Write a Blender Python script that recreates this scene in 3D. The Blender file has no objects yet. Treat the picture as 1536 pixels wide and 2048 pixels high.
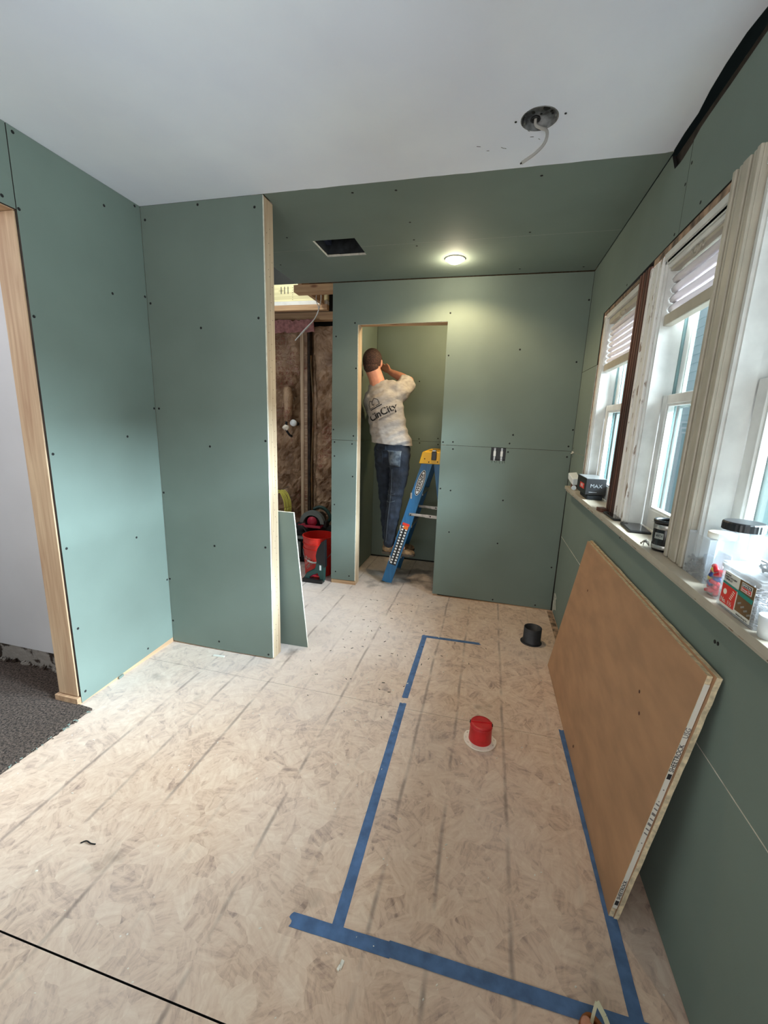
import bpy, bmesh, math, random
from mathutils import Vector, Matrix, noise
from mathutils.geometry import tessellate_polygon
from mathutils.bvhtree import BVHTree
random.seed(7)
sc = bpy.context.scene
COL = sc.collection

# ---------------------------------------------------------------- camera
cd = bpy.data.cameras.new('camera'); cam = bpy.data.objects.new('camera', cd); COL.objects.link(cam)
cd.sensor_fit = 'VERTICAL'; cd.sensor_height = 36.0; cd.lens = 835.412 * 36 / 2048; cd.clip_start = 0.02
_y, _p, _r = [math.radians(a) for a in (13.6334, -12.0971, 2.048)]
fw = Vector((-math.sin(_y)*math.cos(_p), math.cos(_y)*math.cos(_p), math.sin(_p)))
rt = Vector((math.cos(_y), math.sin(_y), 0)); up = rt.cross(fw)
rt2 = math.cos(_r)*rt + math.sin(_r)*up; up2 = -math.sin(_r)*rt + math.cos(_r)*up
cam.matrix_world = Matrix(((rt2.x, up2.x, -fw.x, 0), (rt2.y, up2.y, -fw.y, 0), (rt2.z, up2.z, -fw.z, 1.4034), (0, 0, 0, 1)))
sc.camera = cam
# ---------------------------------------------------------------- world, exposure, lights
w = bpy.data.worlds.new('overcast_sky'); sc.world = w; w.use_nodes = True
w.node_tree.nodes['Background'].inputs[0].default_value = (0.80, 0.90, 1.0, 1)
w.node_tree.nodes['Background'].inputs[1].default_value = 0.62
sc.view_settings.view_transform = 'Standard'; sc.view_settings.look = 'None'
sc.view_settings.gamma = 1; sc.view_settings.use_curve_mapping = False
sc.view_settings.exposure = 0.0
def area(name, loc, target, sx, sy, e, col, spread=180):
    l = bpy.data.lights.new(name, 'AREA'); l.shape = 'RECTANGLE'; l.size = sx; l.size_y = sy
    l.energy = e; l.color = col; l.spread = math.radians(spread)
    o = bpy.data.objects.new(name, l); COL.objects.link(o); o.location = loc
    o.rotation_euler = (Vector(target) - Vector(loc)).to_track_quat('-Z', 'Y').to_euler()
    return o
# added fill from behind the camera, tilted up to brighten the ceiling
area('rear_fill_light', (-0.5, -1.9, 1.2), (-0.4, 0.7, 2.44), 2.0, 1.2, 38, (0.97, 0.95, 0.92), 150)
# added low fill through the windows, standing in for ground bounce
area('ground_bounce_fill', (3.0, 1.5, 0.9), (-1.8, 1.6, 2.0), 2.4, 0.8, 85, (0.86, 0.95, 1.0), 110)
# daylight pushing in through the three sash windows, from the sky outside them
area('window_daylight', (2.7, 1.45, 2.95), (-1.2, 1.9, 0.3), 2.6, 1.7, 330, (0.84, 0.92, 1.0), 100)
area('window_daylight_low', (3.3, 1.5, 2.55), (-1.83, 1.7, 0.6), 1.7, 0.6, 290, (0.74, 0.88, 1.0), 80)
area('skylight_daylight', (-1.95, 3.70, 2.93), (-1.95, 3.80, 1.0), 0.5, 0.25, 5.5, (0.97, 1.0, 0.92), 150)
area('hall_daylight', (-3.0, 0.2, 2.3), (-2.6, 1.6, 0.9), 0.9, 0.9, 26, (0.95, 0.96, 1.0))

area('bath_fill_light', (-2.55, 2.75, 1.7), (-1.85, 4.2, 1.3), 0.7, 0.8, 9, (0.95, 0.97, 1.0))  # added fill for the gutted room; no window is built here
XL, XR, YP, YB, H = -1.831, 0.586, 2.028, 3.292, 2.44
# ---------------------------------------------------------------- materials
def lin(c):
    return tuple(((v/255)/12.92 if v/255 <= 0.04045 else ((v/255+0.055)/1.055)**2.4) for v in c) + (1,)
def M(name, rgb, rough=0.6, metal=0.0, nscale=0, namt=0.0, bump=0.0, bscale=60, stretch=(1,1,1), alpha=None, spec=None, trans=0, emit=None, coord='Object', rgb2=None, bdist=0.002):
    m = bpy.data.materials.new(name); m.use_nodes = True; nt = m.node_tree; b = nt.nodes['Principled BSDF']
    b.inputs['Base Color'].default_value = lin(rgb); b.inputs['Roughness'].default_value = rough
    b.inputs['Metallic'].default_value = metal
    if spec is not None: b.inputs['Specular IOR Level'].default_value = spec
    if trans: b.inputs['Transmission Weight'].default_value = trans
    if emit: b.inputs['Emission Color'].default_value = lin(emit[0]); b.inputs['Emission Strength'].default_value = emit[1]
    if alpha is not None: b.inputs['Alpha'].default_value = alpha
    tc = mp = None
    if nscale or bump:
        tc = nt.nodes.new('ShaderNodeTexCoord'); mp = nt.nodes.new('ShaderNodeMapping'); nt.links.new(tc.outputs[coord], mp.inputs[0])
        mp.inputs['Scale'].default_value = stretch
    if nscale:
        n = nt.nodes.new('ShaderNodeTexNoise'); n.inputs['Scale'].default_value = nscale; n.inputs['Detail'].default_value = 5
        nt.links.new(mp.outputs[0], n.inputs[0])
        r = nt.nodes.new('ShaderNodeValToRGB'); r.color_ramp.elements[0].position = 0.35; r.color_ramp.elements[1].position = 0.65
        c2 = rgb2 if rgb2 else tuple(max(0, min(255, v*(1-namt))) for v in rgb)
        r.color_ramp.elements[0].color = lin(c2); r.color_ramp.elements[1].color = lin(rgb if rgb2 else tuple(min(255, v*(1+namt)) for v in rgb))
        nt.links.new(n.outputs[0], r.inputs[0]); nt.links.new(r.outputs[0], b.inputs['Base Color'])
    if bump:
        n = nt.nodes.new('ShaderNodeTexNoise'); n.inputs['Scale'].default_value = bscale; n.inputs['Detail'].default_value = 4
        nt.links.new(mp.outputs[0], n.inputs[0]); bp = nt.nodes.new('ShaderNodeBump'); bp.inputs['Strength'].default_value = bump
        bp.inputs['Distance'].default_value = bdist
        nt.links.new(n.outputs[0], bp.inputs['Height']); nt.links.new(bp.outputs[0], b.inputs['Normal'])
    return m
MATS = {}
def mat(k): return MATS[k]
MATS['green'] = M('green_board_paper', (115, 129, 121), 0.8, nscale=3, namt=0.02, bump=0.08, bscale=300, coord='Object')
MATS['gyp'] = M('gypsum_edge', (224, 220, 208), 0.8, nscale=40, namt=0.06, bump=0.5, bscale=120)
MATS['dark'] = M('dark_cavity', (30, 28, 26), 0.9)
MATS['black'] = M('black_plastic', (22, 23, 25), 0.4)
MATS['screw'] = M('dark_screw_metal', (16, 17, 17), 0.8)
MATS['white'] = M('white_ceiling_paint', (236, 242, 255), 0.7, nscale=2, namt=0.02, bump=0.12, bscale=25)
MATS['whitewall'] = M('white_wall_paint', (222, 222, 224), 0.7, nscale=2, namt=0.02)
MATS['kraft'] = M('brown_board_paper', (176, 134, 100), 0.7, nscale=14, namt=0.05, stretch=(1, 0.35, 1), bump=0.08, bscale=90)
MATS['trimwhite'] = M('white_gloss_trim_paint', (222, 222, 218), 0.38, nscale=12, namt=0.04, bump=0.15, bscale=30)
MATS['trimbeige'] = M('cream_trim_paint', (182, 174, 158), 0.42, nscale=16, namt=0.03, bump=0.15, bscale=30)
MATS['shade'] = M('white_pleated_shade', (236, 230, 232), 0.7)
MATS['stain'] = M('bare_dark_stained_wood', (88, 56, 44), 0.65, nscale=18, namt=0.35, stretch=(1, 1, 0.08), bump=0.3, bscale=40)
MATS['darkwood'] = M('dark_old_framing', (50, 42, 36), .9, nscale=18, namt=.3)
MATS['barewood'] = M('scraped_trim_edge', (136, 112, 92), 0.75, nscale=22, namt=0.35, bump=0.4, bscale=60)
MATS['chip'] = M('chipped_white_paint', (232, 230, 226), 0.5, nscale=38, rgb2=(146, 124, 108), stretch=(1, 1, .35), bump=0.6, bscale=60)
MATS['chip'].node_tree.nodes['Color Ramp'].color_ramp.elements[0].position = .36
MATS['chip'].node_tree.nodes['Color Ramp'].color_ramp.elements[1].position = .40
MATS['tape'] = M('blue_masking_tape', (76, 106, 146), 0.75, nscale=25, namt=0.10, bump=0.2, bscale=200)
MATS['steel'] = M('galvanised_steel', (150, 152, 152), 0.35, 0.8, nscale=30, namt=0.1)
MATS['grime'] = M('sooty_metal', (112, 114, 116), 0.5, 0.3, nscale=25, namt=0.35)
MATS['cable'] = M('white_cable_sheath', (176, 174, 170), 0.5)
MATS['red'] = M('red_plastic', (196, 36, 40), 0.35, nscale=25, namt=0.06)
MATS['bucketred'] = M('orange_red_bucket_plastic', (214, 44, 34), 0.38)
MATS['cream'] = M('cream_plastic', (248, 240, 224), 0.5)
MATS['pipe'] = M('black_abs_pipe', (40, 40, 44), 0.5, nscale=30, namt=0.15)
MATS['lblue'] = M('blue_fibreglass', (34, 100, 146), 0.42, nscale=60, namt=0.06, stretch=(1,1,.1))
MATS['lyellow'] = M('yellow_plastic', (232, 178, 18), 0.42)
MATS['alu'] = M('aluminium', (178, 176, 172), 0.35, 0.85, nscale=40, namt=0.1)
MATS['decal_black'] = M('decal_black', (18, 18, 20), 0.5)
MATS['decal_white'] = M('decal_white', (225, 228, 228), 0.5)
MATS['decal_orange'] = M('decal_orange', (226, 110, 30), 0.5)
MATS['skin'] = M('skin', (206, 142, 116), 0.5, nscale=14, namt=0.05, bump=0.1, bscale=150)
MATS['hair'] = M('short_dark_hair', (58, 38, 30), 0.85, nscale=120, namt=0.45, bump=0.8, bscale=260)
MATS['shirt'] = M('grey_cotton', (166, 160, 156), 0.9, nscale=22, namt=0.06, bump=0.3, bscale=35, stretch=(1, 1, 2.2), bdist=.01)
MATS['denim'] = M('dark_denim', (38, 47, 62), 0.9, nscale=16, rgb2=(23, 29, 40), bump=0.6, bscale=26, bdist=.012)
MATS['denimworn'] = M('worn_denim', (104, 114, 124), 0.9, nscale=30, rgb2=(58, 68, 82))
MATS['stitch'] = M('pale_stitching', (84, 94, 104), 0.9)
MATS['boot'] = M('tan_leather', (122, 98, 70), 0.7, nscale=30, namt=0.25)
MATS['sole'] = M('dark_rubber_sole', (70, 62, 54), 0.8)
MATS['print'] = M('dark_shirt_print', (40, 40, 44), 0.9)
MATS['printgrey'] = M('faded_shirt_print', (120, 116, 114), 0.9)
MATS['glassy'] = M('hazy_clear_plastic', (232, 238, 244), 0.2, trans=0.0, alpha=0.24)
MATS['frost'] = M('frosted_plastic', (232, 234, 236), 0.35, alpha=0.24)
MATS['cord'] = M('yellow_green_cord', (232, 228, 112), 0.5)
MATS['toolgreen'] = M('dark_green_plastic', (30, 66, 62), 0.45)
MATS['toolgrey'] = M('grey_tool_casing', (120, 130, 128), 0.4, 0.2)
MATS['pink'] = M('pink_red_plastic', (190, 40, 70), 0.45)
MATS['bagdark'] = M('dark_tool_bag_fabric', (34, 38, 42), 0.9, nscale=20, namt=0.3)
MATS['pinkins'] = M('pink_fibreglass_wool', (150, 106, 104), 0.95, nscale=30, namt=0.15, bump=.6, bscale=50)
MATS['ext'] = M('pale_blue_siding', (212, 230, 232), 0.7)
MATS['extwhite'] = M('white_exterior_trim', (232, 238, 240), 0.6)
MATS['concrete'] = M('crumbled_plaster_edge', (160, 154, 146), 0.95, nscale=9, rgb2=(58, 46, 38), bump=0.8, bscale=30, bdist=.01)
MATS['concrete'].node_tree.nodes['Color Ramp'].color_ramp.elements[0].position = .49
MATS['concrete'].node_tree.nodes['Color Ramp'].color_ramp.elements[1].position = .53
MATS['void_black'] = M('unlit_void_black', (16, 18, 18), 0.95)  # shade of the void above the ceiling, put into the colour
MATS['lens'] = M('lit_lamp_lens', (255, 240, 215), 0.5, emit=((255, 238, 206), 24))
MATS['bluenut'] = M('blue_wire_nut', (40, 60, 130), 0.4)
MATS['yellownut'] = M('yellow_wire_nut', (230, 205, 60), 0.4)
MATS['rednut'] = M('red_wire_nut', (200, 28, 44), 0.4)
MATS['screwpile'] = M('zinc_screws', (168, 170, 176), 0.35, 0.6)
MATS['brownlabel'] = M('brown_label', (122, 86, 48), 0.5, nscale=14, rgb2=(86, 70, 40))
MATS['teal'] = M('teal_label', (30, 138, 124), 0.5)
MATS['redlabel'] = M('red_label', (222, 52, 40), 0.5)
MATS['labelwhite'] = M('white_label_paper', (226, 224, 214), 0.6)
MATS['phone'] = M('phone_glass', (30, 32, 36), 0.12)
MATS['leather'] = M('brown_leather', (140, 78, 26), 0.5)
MATS['strap'] = M('off_white_strap', (206, 204, 172), 0.6)
MATS['rodblack'] = M('black_mug_enamel', (20, 20, 22), 0.25)

def translucent(m, f):
    nt = m.node_tree; b = nt.nodes['Principled BSDF']; o = nt.nodes['Material Output']
    t = nt.nodes.new('ShaderNodeBsdfTranslucent'); t.inputs[0].default_value = b.inputs['Base Color'].default_value[:]
    x = nt.nodes.new('ShaderNodeMixShader'); x.inputs[0].default_value = f
    nt.links.new(b.outputs[0], x.inputs[1]); nt.links.new(t.outputs[0], x.inputs[2]); nt.links.new(x.outputs[0], o.inputs[0])
translucent(MATS['shade'], .10)
def pine(name, base, dark, axis='z', rough=.65):
    m = bpy.data.materials.new(name); m.use_nodes = True; nt = m.node_tree; b = nt.nodes['Principled BSDF']
    b.inputs['Roughness'].default_value = rough
    tc = nt.nodes.new('ShaderNodeTexCoord'); mp = nt.nodes.new('ShaderNodeMapping'); nt.links.new(tc.outputs['Object'], mp.inputs[0])
    s = {'z': (1, 1, .05), 'x': (.05, 1, 1), 'y': (1, .05, 1)}[axis]; mp.inputs['Scale'].default_value = s
    n = nt.nodes.new('ShaderNodeTexNoise'); n.inputs['Scale'].default_value = 45; n.inputs['Detail'].default_value = 4; n.inputs['Distortion'].default_value = .6
    nt.links.new(mp.outputs[0], n.inputs[0])
    r = nt.nodes.new('ShaderNodeValToRGB'); r.color_ramp.elements[0].position = .3; r.color_ramp.elements[1].position = .7
    r.color_ramp.elements[0].color = lin(tuple((a+b_)/2 for a, b_ in zip(base, dark))); r.color_ramp.elements[1].color = lin(base)
    nt.links.new(n.outputs[0], r.inputs[0])
    # knots
    mp2 = nt.nodes.new('ShaderNodeMapping'); nt.links.new(tc.outputs['Object'], mp2.inputs[0])
    mp2.inputs['Scale'].default_value = {'z': (9, 9, 3.2), 'x': (3.2, 9, 9), 'y': (9, 3.2, 9)}[axis]
    v = nt.nodes.new('ShaderNodeTexVoronoi'); v.inputs['Scale'].default_value = 1.0; nt.links.new(mp2.outputs[0], v.inputs[0])
    r2 = nt.nodes.new('ShaderNodeValToRGB'); r2.color_ramp.elements[0].position = .06; r2.color_ramp.elements[1].position = .13
    r2.color_ramp.elements[0].color = (1, 1, 1, 1); r2.color_ramp.elements[1].color = (0, 0, 0, 1)
    nt.links.new(v.outputs['Distance'], r2.inputs[0])
    mx = nt.nodes.new('ShaderNodeMix'); mx.data_type = 'RGBA'
    nt.links.new(r2.outputs[0], mx.inputs['Factor']); nt.links.new(r.outputs[0], mx.inputs['A']); mx.inputs['B'].default_value = lin(dark)
    nt.links.new(mx.outputs['Result'], b.inputs['Base Color'])
    return m
MATS['pine'] = pine('pine_stud_wood', (214, 186, 152), (140, 96, 70))
MATS['pinepale'] = pine('pale_spruce_wood', (210, 190, 160), (140, 104, 80))
MATS['pinex'] = pine('pine_plate_wood', (206, 172, 132), (130, 90, 66), 'x')
MATS['piney'] = pine('pine_sole_wood', (206, 172, 136), (130, 90, 66), 'y')
MATS['header'] = pine('cream_header_wood', (214, 206, 164), (160, 150, 112), 'x')  # even cream tone of the header board

def osb():
    m = bpy.data.materials.new('osb_subfloor'); m.use_nodes = True; nt = m.node_tree; b = nt.nodes['Principled BSDF']
    L = nt.links.new; N = nt.nodes.new
    b.inputs['Roughness'].default_value = .72
    geo = N('ShaderNodeNewGeometry'); pos = geo.outputs['Position']
    def strand(scale, seed, sx):
        ad = N('ShaderNodeVectorMath'); ad.operation = 'ADD'; ad.inputs[1].default_value = (seed*3.7, seed*1.9, seed); L(pos, ad.inputs[0])
        wn = N('ShaderNodeTexNoise'); wn.inputs['Scale'].default_value = scale*.9; wn.inputs['Detail'].default_value = 2; L(ad.outputs[0], wn.inputs[0])
        sm = N('ShaderNodeVectorMath'); sm.operation = 'SCALE'; sm.inputs['Scale'].default_value = .55/scale; L(wn.outputs['Color'], sm.inputs[0])
        a2 = N('ShaderNodeVectorMath'); a2.operation = 'ADD'; L(ad.outputs[0], a2.inputs[0]); L(sm.outputs[0], a2.inputs[1])
        v = N('ShaderNodeTexVoronoi'); v.voronoi_dimensions = '2D'; v.inputs['Scale'].default_value = scale; L(a2.outputs[0], v.inputs[0])
        sep = N('ShaderNodeSeparateColor'); L(v.outputs['Color'], sep.inputs[0])
        an = N('ShaderNodeMath'); an.operation = 'MULTIPLY'; an.inputs[1].default_value = 3.1416; L(sep.outputs[0], an.inputs[0])
        vr = N('ShaderNodeVectorRotate'); vr.rotation_type = 'Z_AXIS'; L(ad.outputs[0], vr.inputs['Vector']); L(an.outputs[0], vr.inputs['Angle'])
        mp = N('ShaderNodeMapping'); mp.inputs['Scale'].default_value = (sx, 5.5*sx, 1); L(vr.outputs[0], mp.inputs[0])
        n = N('ShaderNodeTexNoise'); n.inputs['Scale'].default_value = 7; n.inputs['Detail'].default_value = 5; n.inputs['Roughness'].default_value = .6
        L(mp.outputs[0], n.inputs[0])
        return n.outputs[0], sep.outputs[1], v.outputs['Distance']
    n1, c1, d1 = strand(15, 1, 1.5); n2, c2, d2 = strand(34, 5, 2.4)
    r = N('ShaderNodeValToRGB'); e = r.color_ramp.elements
    e[0].position = .31; e[0].color = lin((146, 120, 104)); e[1].position = .66; e[1].color = lin((226, 202, 178))
    x = e.new(.39); x.color = lin((186, 156, 134)); x = e.new(.48); x.color = lin((210, 180, 155))
    def mixf(a, bb, f):
        q = N('ShaderNodeMix'); q.data_type = 'FLOAT'; q.inputs['Factor'].default_value = f; L(a, q.inputs['A']); L(bb, q.inputs['B']); return q.outputs['Result']
    f = mixf(n1, n2, .35); f2 = mixf(f, c1, .13); f3 = mixf(f2, c2, .10); L(f3, r.inputs[0])
    # grey dust
    dn = N('ShaderNodeTexNoise'); dn.inputs['Scale'].default_value = 1.1; dn.inputs['Detail'].default_value = 6; L(pos, dn.inputs[0])
    dr = N('ShaderNodeMapRange'); dr.inputs['From Min'].default_value = .38; dr.inputs['From Max'].default_value = .72; L(dn.outputs[0], dr.inputs['Value'])
    # paler towards the back and left: gypsum dust plus painted window light
    sx = N('ShaderNodeSeparateXYZ'); L(pos, sx.inputs[0])
    t1 = N('ShaderNodeMapRange'); t1.inputs['From Min'].default_value = 1.0; t1.inputs['From Max'].default_value = 2.6; L(sx.outputs[1], t1.inputs['Value'])
    t2 = N('ShaderNodeMapRange'); t2.inputs['From Min'].default_value = -.05; t2.inputs['From Max'].default_value = -.75; L(sx.outputs[0], t2.inputs['Value'])
    mu = N('ShaderNodeMath'); mu.operation = 'MULTIPLY'; L(t1.outputs[0], mu.inputs[0]); L(t2.outputs[0], mu.inputs[1])
    ad = N('ShaderNodeMath'); ad.operation = 'MULTIPLY_ADD'; L(mu.outputs[0], ad.inputs[0]); ad.inputs[1].default_value = .50; 
    m0 = N('ShaderNodeMath'); m0.operation = 'MULTIPLY'; L(dr.outputs[0], m0.inputs[0]); m0.inputs[1].default_value = .30; L(m0.outputs[0], ad.inputs[2])
    mx = N('ShaderNodeMix'); mx.data_type = 'RGBA'; L(ad.outputs[0], mx.inputs['Factor']); L(r.outputs[0], mx.inputs['A']); mx.inputs['B'].default_value = lin((216, 212, 212))
    # white specks of gypsum
    sp = N('ShaderNodeTexVoronoi'); sp.inputs['Scale'].default_value = 26; L(pos, sp.inputs[0])
    sr = N('ShaderNodeMapRange'); sr.inputs['From Min'].default_value = .085; sr.inputs['From Max'].default_value = .05; L(sp.outputs['Distance'], sr.inputs['Value'])
    sn = N('ShaderNodeTexNoise'); sn.inputs['Scale'].default_value = 5; L(pos, sn.inputs[0])
    sm = N('ShaderNodeMath'); sm.operation = 'MULTIPLY'; L(sr.outputs[0], sm.inputs[0])
    sg = N('ShaderNodeMapRange'); sg.inputs['From Min'].default_value = .52; sg.inputs['From Max'].default_value = .62; L(sn.outputs[0], sg.inputs['Value']); L(sg.outputs[0], sm.inputs[1])
    m2 = N('ShaderNodeMix'); m2.data_type = 'RGBA'; L(sm.outputs[0], m2.inputs['Factor']); L(mx.outputs['Result'], m2.inputs['A']); m2.inputs['B'].default_value = lin((226, 220, 212))
    # printed nailing lines along y
    wob = N('ShaderNodeTexNoise'); wob.inputs['Scale'].default_value = 3; L(pos, wob.inputs[0])
    wo = N('ShaderNodeMath'); wo.operation = 'MULTIPLY_ADD'; wo.inputs[1].default_value = .02; L(wob.outputs[0], wo.inputs[0]); L(sx.outputs[0], wo.inputs[2])
    acc = None
    for xl in (.176, -.045, -.215, -.43, -.638, -.85, -1.057, -1.26, -1.465, .39):
        s1 = N('ShaderNodeMath'); s1.operation = 'SUBTRACT'; L(wo.outputs[0], s1.inputs[0]); s1.inputs[1].default_value = xl+.01
        s2 = N('ShaderNodeMath'); s2.operation = 'ABSOLUTE'; L(s1.outputs[0], s2.inputs[0])
        s3 = N('ShaderNodeMapRange'); s3.inputs['From Min'].default_value = .010; s3.inputs['From Max'].default_value = .002
        s3.inputs['To Max'].default_value = .15 if xl in (-.43, -.85, .39) else .6; L(s2.outputs[0], s3.inputs['Value'])
        if acc is None: acc = s3.outputs[0]
        else:
            a = N('ShaderNodeMath'); a.operation = 'MAXIMUM'; L(acc, a.inputs[0]); L(s3.outputs[0], a.inputs[1]); acc = a.outputs[0]
    bn = N('ShaderNodeTexNoise'); bn.inputs['Scale'].default_value = 6; bn.inputs['Detail'].default_value = 6; L(pos, bn.inputs[0])
    br = N('ShaderNodeMapRange'); br.inputs['From Min'].default_value = .38; br.inputs['From Max'].default_value = .58; L(bn.outputs[0], br.inputs['Value'])
    bm_ = N('ShaderNodeMath'); bm_.operation = 'MULTIPLY'; L(acc, bm_.inputs[0]); L(br.outputs[0], bm_.inputs[1])
    m3 = N('ShaderNodeMix'); m3.data_type = 'RGBA'; L(bm_.outputs[0], m3.inputs['Factor']); L(m2.outputs['Result'], m3.inputs['A']); m3.inputs['B'].default_value = lin((118, 104, 98))
    # dark scuffs and the wet-looking stain in the closet
    sc_ = N('ShaderNodeTexNoise'); sc_.inputs['Scale'].default_value = 4; sc_.inputs['Detail'].default_value = 8; L(pos, sc_.inputs[0])
    v2 = N('ShaderNodeVectorMath'); v2.operation = 'DISTANCE'; L(pos, v2.inputs[0]); v2.inputs[1].default_value = (-.65, 3.62, 0)
    dd = N('ShaderNodeMapRange'); dd.inputs['From Min'].default_value = .42; dd.inputs['From Max'].default_value = .05; L(v2.outputs['Value'], dd.inputs['Value'])
    dm = N('ShaderNodeMath'); dm.operation = 'MULTIPLY_ADD'; L(dd.outputs[0], dm.inputs[0]); dm.inputs[1].default_value = .32; L(sc_.outputs[0], dm.inputs[2])
    dq = N('ShaderNodeMapRange'); dq.inputs['From Min'].default_value = .64; dq.inputs['From Max'].default_value = .76; dq.inputs['To Max'].default_value = .55; L(dm.outputs[0], dq.inputs['Value'])
    m4 = N('ShaderNodeMix'); m4.data_type = 'RGBA'; L(dq.outputs[0], m4.inputs['Factor']); L(m3.outputs['Result'], m4.inputs['A']); m4.inputs['B'].default_value = lin((70, 58, 50))
    L(m4.outputs['Result'], b.inputs['Base Color'])
    bu = N('ShaderNodeBump'); bu.inputs['Strength'].default_value = .35; bu.inputs['Distance'].default_value = .003; L(f3, bu.inputs['Height']); L(bu.outputs[0], b.inputs['Normal'])
    return m
MATS['osb'] = osb()
def carpet():
    m = M('speckled_grey_carpet', (110, 94, 84), 1.0, nscale=110, rgb2=(42, 35, 31), bump=1.0, bscale=180, bdist=.01)
    return m
MATS['carpet'] = carpet()
def kraftfacing():
    m = bpy.data.materials.new('kraft_faced_insulation'); m.use_nodes = True; nt = m.node_tree; b = nt.nodes['Principled BSDF']
    L = nt.links.new; N = nt.nodes.new; b.inputs['Roughness'].default_value = .5
    tc = N('ShaderNodeTexCoord')
    n = N('ShaderNodeTexNoise'); n.inputs['Scale'].default_value = 6; n.inputs['Detail'].default_value = 6; L(tc.outputs['Object'], n.inputs[0])
    r = N('ShaderNodeValToRGB'); r.color_ramp.elements[0].position = .35; r.color_ramp.elements[1].position = .7
    r.color_ramp.elements[0].color = lin((124, 96, 72)); r.color_ramp.elements[1].color = lin((186, 156, 126)); L(n.outputs[0], r.inputs[0])
    # faded red print in blocks
    br = N('ShaderNodeTexBrick'); br.inputs['Scale'].default_value = 1; br.inputs['Brick Width'].default_value = .07; br.inputs['Row Height'].default_value = .05; br.inputs['Mortar Size'].default_value = .006
    sp = N('ShaderNodeSeparateXYZ'); L(tc.outputs['Object'], sp.inputs[0]); cb = N('ShaderNodeCombineXYZ'); L(sp.outputs[0], cb.inputs[0]); L(sp.outputs[2], cb.inputs[1])
    L(cb.outputs[0], br.inputs[0])
    n2 = N('ShaderNodeTexNoise'); n2.inputs['Scale'].default_value = 3.2; L(tc.outputs['Object'], n2.inputs[0])
    n3 = N('ShaderNodeTexNoise'); n3.inputs['Scale'].default_value = 90; L(tc.outputs['Object'], n3.inputs[0])
    q = N('ShaderNodeMapRange'); q.inputs['From Min'].default_value = .57; q.inputs['From Max'].default_value = .62; L(n2.outputs[0], q.inputs['Value'])
    q3 = N('ShaderNodeMapRange'); q3.inputs['From Min'].default_value = .46; q3.inputs['From Max'].default_value = .54; L(n3.outputs[0], q3.inputs['Value'])
    i = N('ShaderNodeMath'); i.operation = 'SUBTRACT'; i.inputs[0].default_value = 1; L(br.outputs['Fac'], i.inputs[1])
    a = N('ShaderNodeMath'); a.operation = 'MULTIPLY'; L(q.outputs[0], a.inputs[0]); L(i.outputs[0], a.inputs[1])
    c = N('ShaderNodeMath'); c.operation = 'MULTIPLY'; L(a.outputs[0], c.inputs[0]); L(q3.outputs[0], c.inputs[1])
    d = N('ShaderNodeMath'); d.operation = 'MULTIPLY'; L(c.outputs[0], d.inputs[0]); d.inputs[1].default_value = .6
    mx = N('ShaderNodeMix'); mx.data_type = 'RGBA'; L(d.outputs[0], mx.inputs['Factor']); L(r.outputs[0], mx.inputs['A']); mx.inputs['B'].default_value = lin((122, 44, 36))
    L(mx.outputs['Result'], b.inputs['Base Color'])
    bu = N('ShaderNodeBump'); bu.inputs['Strength'].default_value = .8; bu.inputs['Distance'].default_value = .02
    v = N('ShaderNodeTexNoise'); v.inputs['Scale'].default_value = 10; v.inputs['Distortion'].default_value = 2; L(tc.outputs['Object'], v.inputs[0]); L(v.outputs[0], bu.inputs['Height']); L(bu.outputs[0], b.inputs['Normal'])
    return m
MATS['kraftins'] = kraftfacing()
def glass():
    m = bpy.data.materials.new('window_glass'); m.use_nodes = True; nt = m.node_tree; nt.nodes.clear()
    o = nt.nodes.new('ShaderNodeOutputMaterial'); t = nt.nodes.new('ShaderNodeBsdfTransparent'); t.inputs[0].default_value = (.93, .97, .97, 1)
    g = nt.nodes.new('ShaderNodeBsdfGlossy'); g.inputs['Roughness'].default_value = .03; mx = nt.nodes.new('ShaderNodeMixShader'); mx.inputs[0].default_value = .07
    nt.links.new(t.outputs[0], mx.inputs[1]); nt.links.new(g.outputs[0], mx.inputs[2]); nt.links.new(mx.outputs[0], o.inputs[0]); return m
MATS['glass'] = glass()

# ---------------------------------------------------------------- geometry helpers
def box(bm, x0, x1, y0, y1, z0, z1, mi=0):
    vs = [bm.verts.new(p) for p in ((x0,y0,z0),(x1,y0,z0),(x1,y1,z0),(x0,y1,z0),(x0,y0,z1),(x1,y0,z1),(x1,y1,z1),(x0,y1,z1))]
    for f in ((0,3,2,1),(4,5,6,7),(0,1,5,4),(1,2,6,5),(2,3,7,6),(3,0,4,7)):
        fc = bm.faces.new([vs[i] for i in f]); fc.material_index = mi
    return vs
def obox(bm, c, ax, ay, az, sx, sy, sz, mi=0):
    c = Vector(c); ax, ay, az = Vector(ax).normalized(), Vector(ay).normalized(), Vector(az).normalized()
    vs = []
    for k in (-.5, .5):
        for i, j in ((-.5,-.5),(.5,-.5),(.5,.5),(-.5,.5)):
            vs.append(bm.verts.new(c + ax*sx*i + ay*sy*j + az*sz*k))
    for f in ((0,3,2,1),(4,5,6,7),(0,1,5,4),(1,2,6,5),(2,3,7,6),(3,0,4,7)):
        fc = bm.faces.new([vs[i] for i in f]); fc.material_index = mi
def beam(bm, p0, p1, w, d, side=(0,1,0), mi=0):
    p0, p1 = Vector(p0), Vector(p1); z = (p1-p0).normalized(); y = Vector(side); x = y.cross(z).normalized(); y = z.cross(x)
    obox(bm, (p0+p1)/2, x, y, z, w, d, (p1-p0).length, mi)
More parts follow.
